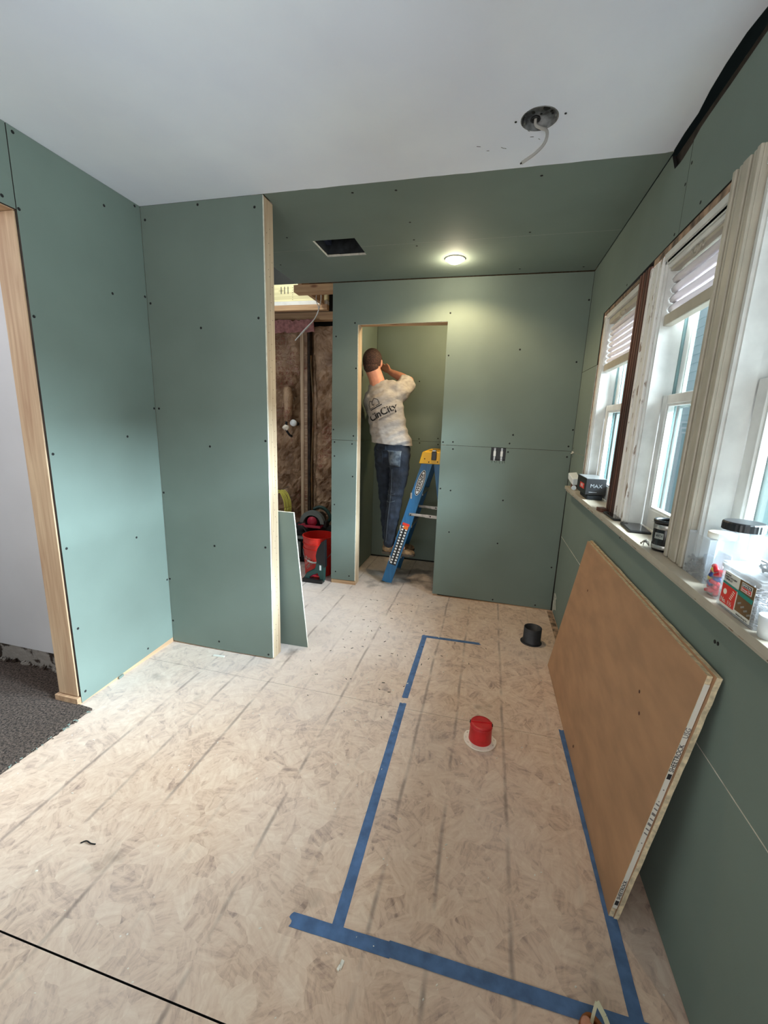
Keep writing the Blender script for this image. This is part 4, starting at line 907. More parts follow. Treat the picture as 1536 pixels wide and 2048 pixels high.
# ------------------------------------------------------------------ person on the ladder
CAMP = Vector((0, 0, 1.4034)); KS = .973
def q(x, y, z): return CAMP + KS*(Vector((x, y, z))-CAMP)
def blob(bm, c, r, mtx=None, n=14):
    rx_, ry_, rz_ = (r, r, r) if not isinstance(r, (tuple, list)) else r
    m = Matrix.Translation(Vector(c)) @ (mtx or Matrix()) @ Matrix.Diagonal((rx_, ry_, rz_, 1)); bmesh.ops.create_uvsphere(bm, u_segments=n+4, v_segments=n, radius=1, matrix=m)
def limb(bm, pts, rad, sq=1.0, sub=5):
    P_ = smoothpts(pts, sub); R_ = []
    for i in range(len(pts)-1): R_ += [rad[i]+(rad[i+1]-rad[i])*j/sub for j in range(sub)]
    R_.append(rad[-1])
    for p, r in zip(P_, R_): blob(bm, p, (r, r*sq, r), n=10)
    tube(bm, P_, [r*.97 for r in R_], 16)
def remeshed(name, bm, m, vox=.009, smooth=6, parent=None, disp=None):
    me = bpy.data.meshes.new('t'); bm.to_mesh(me); bm.free(); o = bpy.data.objects.new('t', me); COL.objects.link(o)
    r = o.modifiers.new('r', 'REMESH'); r.mode = 'VOXEL'; r.voxel_size = vox
    s = o.modifiers.new('s', 'SMOOTH'); s.iterations = smooth; s.factor = .6
    dg = bpy.context.evaluated_depsgraph_get(); me2 = bpy.data.meshes.new_from_object(o.evaluated_get(dg)); bpy.data.objects.remove(o)
    if disp:
        nm = [v.normal.copy() for v in me2.vertices]
        for v, n_ in zip(me2.vertices, nm): v.co += n_*disp(v.co)
    for p in me2.polygons: p.use_smooth = True
    me2.name = name; me2.materials.clear(); me2.materials.append(MATS[m])
    o = bpy.data.objects.new(name, me2); COL.objects.link(o)
    if parent is not None: o.parent = parent; o.matrix_parent_inverse = parent_inv(parent)
    return o
man = thing('person', 'person on the ladder in grey printed T-shirt and dark jeans working up in the closet', 'person', (-.70, 3.58, .262))
# joints
head = q(-1.040, 3.665, 1.905); nk = q(-1.000, 3.66, 1.775); nb = q(-.975, 3.665, 1.70)
ch1 = q(-.935, 3.67, 1.60); ch2 = q(-.900, 3.66, 1.47); wst = q(-.858, 3.645, 1.30); hp = q(-.828, 3.64, 1.165)
shR, elR, wrR = q(-.800, 3.68, 1.665), q(-.748, 3.87, 1.775), q(-.945, 3.965, 1.862)
shL, elL, wrL = q(-1.060, 3.70, 1.605), q(-1.075, 3.90, 1.45), q(-1.065, 4.05, 1.66)
hR, kR, aR = q(-.755, 3.615, 1.13), q(-.765, 3.575, .79), q(-.812, 3.575, .375)
hL, kL, aL = q(-.910, 3.69, 1.13), q(-.905, 3.735, .80), q(-.862, 3.745, .375)
tilt = Matrix.Rotation(math.radians(-12), 4, 'Y')
def fingers(bm, wr, fwd, sidev, upv, sc_=1.0, curl=.5):
    fwd, sidev, upv = Vector(fwd).normalized(), Vector(sidev).normalized(), Vector(upv).normalized()
    palm = wr+fwd*.045
    for k_ in range(5): blob(bm, wr+fwd*(.012+.017*k_), (.020+.003*k_, .016, .020+.003*k_), n=8)
    for k_, ln in enumerate((.068, .078, .074, .058)):
        r0 = palm+fwd*.032+sidev*(.027-.018*k_); p1 = r0+fwd*ln*.45; p2 = p1+(fwd*(1-curl)+upv*curl).normalized()*ln*.32; p3 = p2+(fwd*(1-1.5*curl)+upv*curl*1.5).normalized()*ln*.26
        limb(bm, [r0-fwd*.02, r0, p1, p2, p3], [.009, .0092, .0085, .0078, .0068], sub=3)
    r0 = wr+fwd*.018+sidev*.022; limb(bm, [r0, r0+fwd*.022+sidev*.020, r0+fwd*.05+sidev*.026], [.011, .0105, .0082], sub=3)
bm = B()
# head & neck
blob(bm, head+Vector((0, .0, .022)), (.074, .088, .088), n=18); blob(bm, head+Vector((-.004, .028, -.045)), (.056, .062, .066), n=14); blob(bm, head+Vector((-.002, .055, -.085)), (.030, .030, .022))
limb(bm, [head+Vector((.0, -.012, -.04)), nk, nb+Vector((.0, .005, -.02))], [.064, .064, .074])
limb(bm, [head+Vector((-.004, .088, .012)), head+Vector((-.006, .108, -.020))], [.008, .013]); limb(bm, [head+Vector((-.024, .083, -.052)), head+Vector((.014, .083, -.052))], [.008, .008])
for sx in (-1, 1):
    blob(bm, head+Vector((sx*.028-.004, .080, .012)), (.012, .008, .008))
    blob(bm, head+Vector((sx*.077, .006, -.006)), (.009, .018, .030)); blob(bm, head+Vector((sx*.080, .0, .012)), (.008, .014, .014))
limb(bm, [nb, ch1, ch2, wst, hp], [.075, .115, .115, .105, .115], .75)
limb(bm, [shR, elR], [.050, .040]); limb(bm, [elR, (elR+wrR)/2, wrR], [.041, .040, .027]); limb(bm, [shL, elL], [.050, .040]); limb(bm, [elL, (elL+wrL)/2, wrL], [.041, .039, .027])
limb(bm, [ch1+Vector((.02, 0, .04)), shR], [.06, .052]); limb(bm, [ch1+Vector((-.03, 0, .02)), shL], [.06, .052])
fingers(bm, wrR, (-.75, .35, .45), (.2, -.5, .8), (-.5, .8, -.2)); fingers(bm, wrL, (.12, .35, .85), (.9, .1, 0), (.1, 1, .1))
limb(bm, [hR, kR, aR], [.078, .05, .036]); limb(bm, [hL, kL, aL], [.078, .05, .036])
for A, yy in ((aR, 0), (aL, 0)): limb(bm, [A, A+Vector((0, 0, -.06)), A+Vector((.12, 0, -.075))], [.036, .035, .03])
body = remeshed('body', bm, 'skin', .0065, 5, man)
# eyes
for sx in (-1, 1):
    bm = B(); blob(bm, head+Vector((sx*.028-.004, .0845, .013)), (.008, .005, .005)); obj('eye', bm, 'decal_white', man, smooth=True)
# hair
bm = B(); bmesh.ops.create_uvsphere(bm, u_segments=40, v_segments=30, radius=1)
for v in bm.verts:
    c = v.co.copy(); p = Vector((c.x*.081, c.y*.094, c.z*.094)); 
    v.co = head+Vector((0, -.001, .022))+p*(1+.012*noise.noise(c*9))
for v in list(bm.verts):
    l = v.co-head
    lim = -.072 if l.y < .0 else (-.072 + (l.y)*1.8)
    if l.z < lim or l.y > .078: bm.verts.remove(v)
h = obj('hair', bm, 'hair', man, smooth=True); so = h.modifiers.new('s', 'SOLIDIFY'); so.thickness = .012; so.offset = -1
bm = B(); 
# lower nape taper
for v_ in range(1): blob(bm, head+Vector((.001, -.036, -.040)), (.064, .052, .054), n=16)
obj('nape_hair', bm, 'hair', man, smooth=True)
# T-shirt
def folds(co):
    z = co.z; a = co.x*.9+co.z*-1.0
    f = .0085*noise.noise(Vector(((co.x*-.5+co.z*.85)*26, (co.x*.85+co.z*.5)*5, co.y*3)))
    f += .004*noise.noise(co*16)
    f *= 2.0 if z < 1.45 else 1.2
    if z > 1.60: f += .007*noise.noise(Vector((co.x*38, co.z*9, 3)))
    return f
bm = B()
blob(bm, nb+Vector((.0, .0, .012)), (.082, .075, .05)); limb(bm, [nb+Vector((.004, .0, -.015)), ch1+Vector((.004, 0, .0)), ch2, wst, hp+Vector((0, 0, .035))], [.100, .156, .160, .154, .172], .72)
blob(bm, ch1+Vector((-.050, 0, .0)), (.112, .10, .085)); blob(bm, ch1+Vector((.075, 0, .020)), (.105, .10, .085))
limb(bm, [ch1+Vector((.0, 0, .055)), (shR+ch1)/2+Vector((.01, 0, .045)), shR+Vector((.0, .02, .0)), shR*.15+elR*.85], [.082, .086, .086, .076])
limb(bm, [ch1+Vector((-.02, 0, .04)), shL+Vector((.012, .0, .0)), shL*.45+elL*.55], [.080, .070, .060])
shirt = remeshed('shirt', bm, 'shirt', .008, 5, None, folds)
# open hem, neck and cuffs: cut by planes
bm = B(); bm.from_mesh(shirt.data)
def cut(bm, co, no): bmesh.ops.bisect_plane(bm, geom=bm.verts[:]+bm.edges[:]+bm.faces[:], plane_co=co, plane_no=no, clear_outer=True)
cut(bm, hp+Vector((.0, 0, .055)), Vector((-.06, 0, -1)))
def cut_if(bm, co, no, rad):
    fs = [f for f in bm.faces if (f.calc_center_median()-co).dot(no) > 0 and (f.calc_center_median()-co).length < rad]
    bmesh.ops.delete(bm, geom=fs, context='FACES')
cut_if(bm, shR*.22+elR*.78, (elR-shR).normalized(), .14); cut_if(bm, shL*.36+elL*.64, (elL-shL).normalized(), .14)
cut_if(bm, nb+Vector((0, .0, .040)), (nk-nb).normalized(), .15)
bm.to_mesh(shirt.data); bm.free()
shirt.parent = man; shirt.matrix_parent_inverse = parent_inv(man)
so = shirt.modifiers.new('s', 'SOLIDIFY'); so.thickness = .004; so.offset = 0
bvh = BVHTree.FromPolygons([v.co.copy() for v in shirt.data.vertices], [tuple(p.vertices) for p in shirt.data.polygons])
# shirt print
ang = math.radians(28); xd = Vector((math.cos(ang), 0, math.sin(ang))); yd = Vector((-math.sin(ang), 0, math.cos(ang)))
ctr = Vector((-.874, 3.35, 1.482))
text('shirt_print', 'CinCity', .07, frame(ctr, xd, yd), 'print', shirt, depth=.0005, width=.252, bold=.0014, proj=bvh)
text('shirt_print', 'REMODELING', .02, frame(ctr+xd*.02-yd*.044, xd, yd), 'printgrey', shirt, depth=.0005, width=.13, proj=bvh)
bm = B()
def sline(pts, w_):
    pts = [ctr+xd*a*1.12+yd*b*1.12 for a, b in pts]
    for a, b in zip(pts, pts[1:]):
        k = max(2, int((b-a).length/.008)); 
        for i in range(k):
            p0, p1 = a+(b-a)*i/k, a+(b-a)*(i+1)/k; dd = (b-a).normalized(); sd = Vector((-dd.z, 0, dd.x))*w_/2; vs = []
            for p in (p0-sd, p1-sd, p1+sd, p0+sd):
                hh = bvh.ray_cast(p-Vector((0, 1, 0)), Vector((0, 1, 0))); vs.append(bm.verts.new((p.x, (hh[0].y if hh[0] else 3.45)-.0045, p.z)))
            bm.faces.new(vs)
sline([(-.078, .054), (.024, .054)], .0075)
sline([(-.048, .064), (-.078, .064), (-.078, .098), (-.055, .118), (-.036, .103)], .0048); sline([(-.034, .084), (-.042, .078), (-.046, .084), (-.046, .098), (-.036, .104), (-.014, .122), (.010, .100), (.010, .066), (-.022, .066)], .0048)
sline([(-.048, .064), (-.040, .066), (-.032, .072)], .0035)
o = obj('shirt_print', bm, 'print', shirt); o.modifiers.new('s', 'SOLIDIFY').thickness = .0008
# jeans
def jf(co):
    k = .008*noise.noise(Vector((co.x*11, co.y*9, co.z*24))) + .003*noise.noise(co*30)
    for zk in (.78, .83, .42, .37, .46): k += .013*math.exp(-((co.z-zk+.25*(co.x+.8))/.018)**2)*noise.noise(Vector((co.x*14, zk*9, co.y*6)))
    return k
bm = B()
blob(bm, hp+Vector((0, .0, .01)), (.162, .112, .09)); limb(bm, [hp+Vector((0, 0, .085)), hp], [.140, .152], .70)
blob(bm, hR+Vector((-.004, -.035, -.03)), (.085, .085, .09)); blob(bm, hL+Vector((.01, -.035, -.03)), (.085, .085, .09))
limb(bm, [hR+Vector((0, -.004, .0)), (hR+kR)/2+Vector((.012, 0, .02)), kR, (kR+aR)/2+Vector((.006, -.014, .03)), aR+Vector((.006, 0, .0)), aR+Vector((.008, 0, -.035))], [.094, .084, .066, .064, .055, .057])
limb(bm, [hL+Vector((0, -.0, .0)), (hL+kL)/2, kL, (kL+aL)/2+Vector((0, -.01, .03)), aL, aL+Vector((.004, 0, -.035))], [.092, .082, .064, .060, .053, .055])
jeans = remeshed('jeans', bm, 'denim', .0075, 4, man, jf)
jb = BVHTree.FromPolygons([v.co.copy() for v in jeans.data.vertices], [tuple(p.vertices) for p in jeans.data.polygons])
def jline(name, pts, w_, m, lift=.003, dirn=Vector((0, 1, 0))):
    bm = B(); pts = [Vector(p) for p in pts]; last = None
    P_ = smoothpts(pts, 8)
    row = []
    for i, p in enumerate(P_):
        dd = (P_[min(i+1, len(P_)-1)]-P_[max(i-1, 0)]).normalized(); sd = Vector((-dd.z, 0, dd.x))*w_/2; vs = []
        for s_ in (-1, 1):
            pp = p+sd*s_; hh = jb.ray_cast(Vector((pp.x, 2.9, pp.z)), dirn)
            vs.append(bm.verts.new((pp.x, (hh[0].y if hh[0] else pp.y)-lift, pp.z)))
        row.append(vs)
    for a, b in zip(row, row[1:]): bm.faces.new((a[0], a[1], b[1], b[0]))
    o = obj(name, bm, m, jeans); o.modifiers.new('s', 'SOLIDIFY').thickness = .001; return o
jline('seam_stitching', [(-.775, 3.5, 1.02), (-.775, 3.5, .80), (-.790, 3.5, .6), (-.805, 3.5, .38)], .004, 'stitch')
jline('knee_crease', [(-.825, 3.5, .822), (-.79, 3.5, .800), (-.735, 3.5, .818)], .003, 'stitch')
jline('knee_crease', [(-.83, 3.5, .752), (-.79, 3.5, .740), (-.735, 3.5, .756)], .003, 'stitch')
# worn back pocket
def patch(name, poly, m, lift=.0035, nseg=8):
    bm = B(); (x0, z0), (x1, z1), (x2, z2), (x3, z3) = poly; g_ = []
    for j in range(nseg+1):
        r_ = []
        for i in range(nseg+1):
            u, v = i/nseg, j/nseg; x = (x0*(1-u)+x1*u)*(1-v)+(x3*(1-u)+x2*u)*v; z = (z0*(1-u)+z1*u)*(1-v)+(z3*(1-u)+z2*u)*v
            hh = jb.ray_cast(Vector((x, 2.9, z)), Vector((0, 1, 0))); r_.append(bm.verts.new((x, (hh[0].y if hh[0] else 3.5)-lift, z)))
        g_.append(r_)
    for j in range(nseg):
        for i in range(nseg): bm.faces.new((g_[j][i], g_[j][i+1], g_[j+1][i+1], g_[j+1][i]))
    o = obj(name, bm, m, jeans, smooth=True); so = o.modifiers.new('s', 'SOLIDIFY'); so.thickness = .003; return o
patch('back_pocket', [(-.800, 1.055), (-.705, 1.045), (-.700, 1.175), (-.815, 1.180)], 'denimworn')
patch('back_pocket', [(-.925, 1.07), (-.865, 1.06), (-.86, 1.17), (-.935, 1.175)], 'denim')
patch('belt_loop', [(-.838, 1.185), (-.826, 1.185), (-.826, 1.225), (-.838, 1.225)], 'denim', .006, 3)
# shoes
def shoe(A, yaw, label=None):
    Rm = Matrix.Translation(A) @ Matrix.Rotation(yaw, 4, 'Z')
    bm = B()
    for x_, z_, rx_, ry_, rz_ in ((-.03, .06, .045, .040, .045), (.02, .055, .055, .042, .045), (.08, .042, .06, .046, .036), (.14, .036, .06, .048, .030), (.175, .034, .045, .042, .027), (-.01, .095, .042, .04, .03)):
        blob(bm, Rm @ Vector((x_, 0, z_-.01)), (rx_, ry_, rz_), n=10)
    o = remeshed('boot', bm, 'boot', .006, 3, man)
    bm = B(); out = [(-.078, 0), (-.07, -.034), (-.03, -.040), (.04, -.036), (.12, -.048), (.18, -.045), (.215, -.025), (.222, 0)]
    out = out + [(x_, -y_) for x_, y_ in reversed(out[1:-1])]
    prism(bm, [out], 'z', .0, .020, 0, 0)
    for v in bm.verts: v.co = Rm @ v.co
    obj('boot_sole', bm, 'sole', o, bevel=.004)
    bm = B()
    for k_ in range(4): tube(bm, [Rm @ Vector((.035+.02*k_, -.03, .085-.008*k_)), Rm @ Vector((.04+.02*k_, 0, .100-.008*k_)), Rm @ Vector((.035+.02*k_, .03, .085-.008*k_))], .0025, 6)
    obj('lace', bm, 'sole', o)
    return o
shoe(Vector((aR.x+.018, aR.y+.0, .2642)), math.radians(0)); shoe(Vector((aL.x+.035, aL.y-.02, .2642)), math.radians(6))

# ================================================================ sill things
# far end: white charger block, black box on a tin
t = thing('white_block', 'white tilted plastic block at the far left end of the sill', 'box', (.57, 3.0, SILLZ))
bm = B(); obox(bm, (.572, 2.985, 1.083), (1, .1, .12), (-.1, 1, .25), (-.1, -.25, 1), .060, .12, .045); obj('body', bm, 'extwhite', t, bevel=.005)
bm = B(); box(bm, .556, .59, 2.95, 3.02, SILLZ, 1.052); obj('base', bm, 'stain', t, bevel=.003)
t = thing('white_cup', 'tiny white cup lying on the sill below the white block', 'cup', (.556, 2.90, SILLZ))
bm = B(); lathe(bm, [(.012, 0), (.015, .03), (.013, .03), (.010, .003), (.0, .003)], (.556, 2.905, SILLZ+.0155), 18, ax=(-.2, -1, 0)); obj('shell', bm, 'extwhite', t, smooth=True)
bm = B(); box(bm, .553, .636, 2.515, 2.70, SILLZ, 1.048)
tag(obj('grey_tin', bm, 'bagdark', bevel=.008, seg=3), 'dark grey tin under the black box on the sill', 'tin')
t = thing('black_box', 'black box with glossy top and red side label on the far sill', 'box', (.593, 2.62, 1.0485))
bm = B(); box(bm, .541, .645, 2.51, 2.745, 1.0485, 1.138); obj('carton', bm, 'black', t, bevel=.002)
bm = B(); box(bm, .543, .643, 2.512, 2.743, 1.1385, 1.1395); obj('glossy_lid', bm, 'steel', t)
bm = B(); box(bm, .5400, .5408, 2.55, 2.66, 1.075, 1.105); obj('side_label', bm, 'redlabel', t)
text('side_print', 'MAX', .022, frame((.5396, 2.605, 1.09), (0, -1, 0), (0, 0, 1)), 'decal_white', t, width=.06)
text('front_print', 'MAX', .03, frame((.594, 2.5095, 1.098), (1, 0, 0), (0, 0, 1)), 'grime', t, width=.06)
bm = B(); box(bm, .56, .60, 2.5094, 2.5098, 1.062, 1.065); obj('front_line', bm, 'grime', t)
# phones
def phone(c, yaw, l, w_, label, dz=0):
    t = thing('phone', label, 'phone', (c[0], c[1], SILLZ), 'dark phones lying on the sill')
    Rm = Matrix.Translation((c[0], c[1], SILLZ+dz)) @ Matrix.Rotation(yaw, 4, 'Z')
    bm = B(); box(bm, -w_/2, w_/2, -l/2, l/2, 0, .009)
    for v in bm.verts: v.co = Rm @ v.co
    obj('case', bm, 'black', t, bevel=.003)
    bm = B(); box(bm, -w_/2+.004, w_/2-.004, -l/2+.004, l/2-.004, .0092, .0100)
    for v in bm.verts: v.co = Rm @ v.co
    obj('screen', bm, 'phone', t)
    bm = B(); box(bm, -w_/2+.006, -w_/2+.022, l/2-.035, l/2-.006, .0102, .0112)
    for v in bm.verts: v.co = Rm @ v.co
    obj('camera_bump', bm, 'black', t)
phone((.588, 2.045), .02, .165, .076, 'dark phone lying screen up just beside the dark mullion foot')
phone((.596, 1.826), -.06, .160, .076, 'dark phone lying between the other phone and the black mug')
# rust-brown block at mullion foot
bm = B(); obox(bm, (.556, 2.175, 1.029), (1, .2, 0), (-.2, 1, 0), (0, 0, 1), .035, .05, .018); tag(obj('wood_scrap', bm, 'stain', bevel=.002), 'small dark brown wood scrap on the sill at the mullion foot', 'wood scrap')
# mug
mx_, my_ = .592, 1.522
t = thing('travel_mug', 'black insulated mug with steel bands on the sill by the fluted casing', 'mug', (mx_, my_, SILLZ))
bm = B(); lathe(bm, [(.034, .0), (.037, .006), (.0385, .012), (.0385, .088), (.037, .092), (.034, .092), (.033, .012), (.0, .010)], (mx_, my_, SILLZ), 36); obj('body', bm, 'rodblack', t, smooth=True)
bm = B(); lathe(bm, [(.0388, .074), (.0392, .075), (.0392, .088), (.0388, .089)], (mx_, my_, SILLZ), 36, cap=False); lathe(bm, [(.0388, .008), (.0392, .009), (.0392, .020), (.0388, .021)], (mx_, my_, SILLZ), 36, cap=False); obj('steel_band', bm, 'alu', t, smooth=True)
bm = B(); lathe(bm, [(.036, .092), (.0405, .0925), (.0415, .098), (.0405, .1035), (.034, .1035), (.032, .098), (.034, .092)], (mx_, my_, SILLZ), 36, cap=False); obj('rim_ring', bm, 'black', t, smooth=True)
bm = B(); obox(bm, (mx_-.030, my_-.0265, 1.073), (.72, -.70, 0), (.70, .72, 0), (0, 0, 1), .026, .001, .020); pl_ = obj('name_plate', bm, 'alu', t)
text('plate_mark', '4IOI', .014, frame((mx_-.0306, my_-.0273, 1.073), (.72, -.70, 0), (0, 0, 1)), 'print', pl_, width=.020)
bm = B(); nb_ = [(mx_-.050+.010*math.cos(a*.6), my_+.02+.014*math.sin(a*.9), 1.028+.004*(a % 5)) for a in range(26)]; tube(bm, smoothpts(nb_, 2), .0015, 5); tag(obj('key_ring', bm, 'alu'), 'small tangle of wire keys beside the black mug', 'keys')
# clear square jar with dark contents
def pack(bm, x0, x1, y0, y1, z0, z1, n, L_, r, mi=0, mats=1):
    for i in range(n):
        p = Vector((random.uniform(x0, x1), random.uniform(y0, y1), random.uniform(z0, z1))); d_ = Vector((random.gauss(0, 1), random.gauss(0, 1), random.gauss(0, .5))).normalized()*L_/2
        for ax in (0, 1, 2):
            lo, hi = ((x0, x1), (y0, y1), (z0, z1))[ax]; p[ax] = min(max(p[ax], lo+abs(d_[ax])), hi-abs(d_[ax])) if hi-lo > 2*abs(d_[ax]) else (lo+hi)/2
        tube(bm, [p-d_, p+d_], r, 5, mi=random.randrange(mats))
def shellbox(bm, x0, x1, y0, y1, z0, z1, th=.0012):
    box(bm, x0, x1, y0, y1, z0, z0+th); box(bm, x0, x0+th, y0, y1, z0+th, z1); box(bm, x1-th, x1, y0, y1, z0+th, z1); box(bm, x0+th, x1-th, y0, y0+th, z0+th, z1); box(bm, x0+th, x1-th, y1-th, y1, z0+th, z1)
random.seed(21)
t = thing('clear_square_jar', 'clear square plastic jar part-filled with dark hardware, beside the fluted casing', 'jar', (.606, 1.262, SILLZ))
bm = B(); shellbox(bm, .570, .643, 1.205, 1.322, SILLZ, 1.138); obj('shell', bm, 'glassy', t, bevel=.0005, seg=1)
bm = B(); lathe(bm, [(.030, 0), (.030, .014), (.028, .016), (.0, .016)], (.610, 1.24, 1.1382), 28); obj('lid', bm, 'cream', t, smooth=False)
bm = B(); pack(bm, .573, .640, 1.209, 1.318, SILLZ+.002, 1.068, 130, .03, .003); obj('contents', bm, 'bagdark', t)['kind'] = 'stuff'
bm = B(); lathe(bm, [(.018, 0), (.018, .05), (.0, .05)], (.594, 1.232, 1.04), 16); box(bm, .585, .625, 1.212, 1.222, 1.03, 1.072); obj('dark_fitting', bm, 'bagdark', t)
# big jar with black screw lid
jx, jy = .602, 1.142
t = thing('round_jar', 'big clear jar with wide ribbed black screw lid standing on the sill', 'jar', (jx, jy, SILLZ))
bm = B(); lathe(bm, [(.0, .0), (.040, .0), (.043, .006), (.043, .115), (.042, .150), (.036, .165), (.035, .170), (.034, .170), (.035, .164), (.0405, .149), (.0418, .115), (.0418, .006), (.0, .003)], (jx, jy, SILLZ), 32, cap=False)
obj('shell', bm, 'glassy', t, smooth=True)
bm = B(); n = 60; rr = []
for z, k_ in ((.163, 0), (.180, 0), (.183, -.002), (.1835, -.006)): rr.append([bm.verts.new((jx+(.041+k_+(.0007 if i % 2 and z < .182 else 0))*math.cos(2*math.pi*i/n), jy+(.041+k_+(.0007 if i % 2 and z < .182 else 0))*math.sin(2*math.pi*i/n), SILLZ+z)) for i in range(n)])
skin(bm, rr, True, sm=False); obj('screw_lid', bm, 'black', t)
bm = B(); pack(bm, jx-.026, jx+.026, jy-.026, jy+.026, SILLZ+.004, SILLZ+.07, 70, .02, .003); obj('contents', bm, 'screwpile', t)['kind'] = 'stuff'
# wire nut pouch
t = thing('wire_nut_pouch', 'clear pouch of red, yellow and blue wire connectors between the jars and the screw tub', 'pouch', (.556, 1.118, SILLZ))
bm = B(); sec = []
for j, (z, dx, dy) in enumerate(((0, .004, .024), (.012, .016, .032), (.035, .018, .033), (.065, .013, .033), (.095, .006, .032), (.108, .0015, .030))):
    sec.append([bm.verts.new((.5545+dx*math.cos(a)+.010*z/.1, 1.119+dy*math.sin(a)*(1+.03*math.sin(5*a)), SILLZ+z+.0005)) for a in [2*math.pi*i/24 for i in range(24)]])
skin(bm, sec, True); pch = obj('film', bm, 'glassy', t)
for k_ in range(26):
    z = .008+.062*(k_/25)**1.0; a = 2.39996*k_; rr_ = random.uniform(.35, .75)
    c_ = 'rednut' if k_ < 9 else random.choice(['bluenut', 'bluenut', 'yellownut', 'rednut']) if k_ < 19 else random.choice(['rednut', 'rednut', 'bluenut', 'yellownut'])
    bm = B(); d_ = Vector((random.gauss(0, 1), random.gauss(0, 1), random.gauss(0, .6))).normalized()
    lathe(bm, [(.0058, -.008), (.0064, -.006), (.005, .003), (.0035, .0075), (.001, .008)], (.5545+.001+.011*rr_*math.cos(a)*(1-z*3), 1.119+.027*rr_*math.sin(a), SILLZ+z), 10, ax=d_)
    obj('wire_connector', bm, c_, t, smooth=True)
# screw tub with printed label
X0, X1, Y0, Y1, Zt = .5435, .640, .932, 1.072, 1.118
t = thing('screw_tub', 'frosted tub of zinc screws with red, white and brown printed label', 'tub', ((X0+X1)/2, (Y0+Y1)/2, SILLZ))
bm = B(); shellbox(bm, X0, X1, Y0, Y1, SILLZ, Zt); obj('shell', bm, 'frost', t)
bm = B(); box(bm, X0-.003, X1+.003, Y0-.003, Y1+.003, Zt, Zt+.006); box(bm, X0-.003, X0-.0005, Y0-.003, Y1+.003, Zt-.009, Zt); box(bm, X0-.0005, X1+.003, Y0-.003, Y0-.0005, Zt-.009, Zt); obj('lid', bm, 'frost', t, bevel=.001)
bm = B(); pack(bm, X0+.002, X1-.002, Y0+.002, Y1-.002, SILLZ+.002, SILLZ+.055, 420, .026, .0017); obj('screws', bm, 'screwpile', t)['kind'] = 'stuff'
def lab(name, y0, y1, z0, z1, m, dx=0, **k):
    bm = B(); box(bm, X0-.0011-dx, X0-.0003-dx, y0, y1, z0, z1); return obj(name, bm, m, lb if name != 'label' else t)
lb = None; lb = lab('label', .944, 1.058, 1.026, 1.105, 'labelwhite')
lab('red_field', 1.003, 1.058, 1.032, 1.076, 'redlabel', .0006); lab('brown_field', .944, .998, 1.036, 1.105, 'brownlabel', .0006)
bm = B(); obox(bm, (X0-.0022, 1.001, 1.0775), (0, 1, .04), (1, 0, 0), (0, -.04, 1), .112, .0006, .0042); obox(bm, (X0-.0023, .971, 1.075), (0, 1, .06), (1, 0, 0), (0, 0, 1), .052, .0006, .009); obj('teal_stripe', bm, 'teal', lb)
lab('logo_frame', .953, .990, 1.083, 1.102, 'labelwhite', .0010); lab('logo_black', .955, .988, 1.0935, 1.1005, 'decal_black', .0014); lab('logo_red', .955, .988, 1.0845, 1.0925, 'redlabel', .0014)
def ltext(s, y, z, sz, m, wd=None, dx=.0028): return text('label_text', s, sz, frame((X0-dx, y, z), (0, -1, 0), (0, 0, 1)), m, lb, width=wd, depth=.0003)
ltext('SIMPSON', .9715, 1.097, .007, 'decal_white', .029); ltext('Strong-Tie', .9715, 1.0885, .007, 'decal_white', .029)
ltext('Structural', 1.043, 1.100, .005, 'print', .022); ltext('CONNECTOR SCREW', 1.031, 1.0945, .006, 'print', .048); ltext('TORNILLO', 1.039, 1.089, .006, 'print', .032)
ltext('No. 1½', 1.031, 1.040, .011, 'labelwhite', .042)
bm = B(); lathe(bm, [(.0065, 0), (.0065, .0005)], (X0-.0018, 1.043, 1.060), 20, ax=(-1, 0, 0)); obj('round_badge', bm, 'cream', lb)
bm = B()
for k_ in range(5): obox(bm, (X0-.0022, 1.019-.002*k_, 1.051+.0045*k_), (0, 1, .3), (1, 0, 0), (0, 0, 1), .008, .0004, .0016)
obj('screw_picture', bm, 'cream', lb)
bm = B()
for k_ in range(4): obox(bm, (X0-.0020, .985-.012*k_, 1.056-.004*k_), (0, .5, 1), (1, 0, 0), (0, 1, -.5), .004, .0004, .012)
obj('picture_highlight', bm, 'alu', lb)
ltext('Simpson Strong-Tie', .968, 1.0305, .004, 'print', .040)
# small frosted tub standing on the screw tub lid, and white cup at the frame edge
t = thing('frosted_small_tub', 'small frosted tub of dark screws standing on top of the screw tub', 'tub', (.60, .965, 1.1245))
bm = B(); shellbox(bm, .565, .635, .935, 1.000, 1.1245, 1.195); obj('shell', bm, 'frost', t); bm = B(); pack(bm, .568, .632, .938, .997, 1.126, 1.150, 80, .02, .0018); obj('screws', bm, 'bagdark', t)['kind'] = 'stuff'
bm = B(); lathe(bm, [(.0, 0), (.016, 0), (.020, .045), (.0185, .045), (.0145, .003), (.0, .002)], (.556, .905, SILLZ), 24, cap=False); tag(obj('white_beaker', bm, 'extwhite', smooth=True), 'white plastic cup at the near end of the sill in front of the screw tub', 'cup')

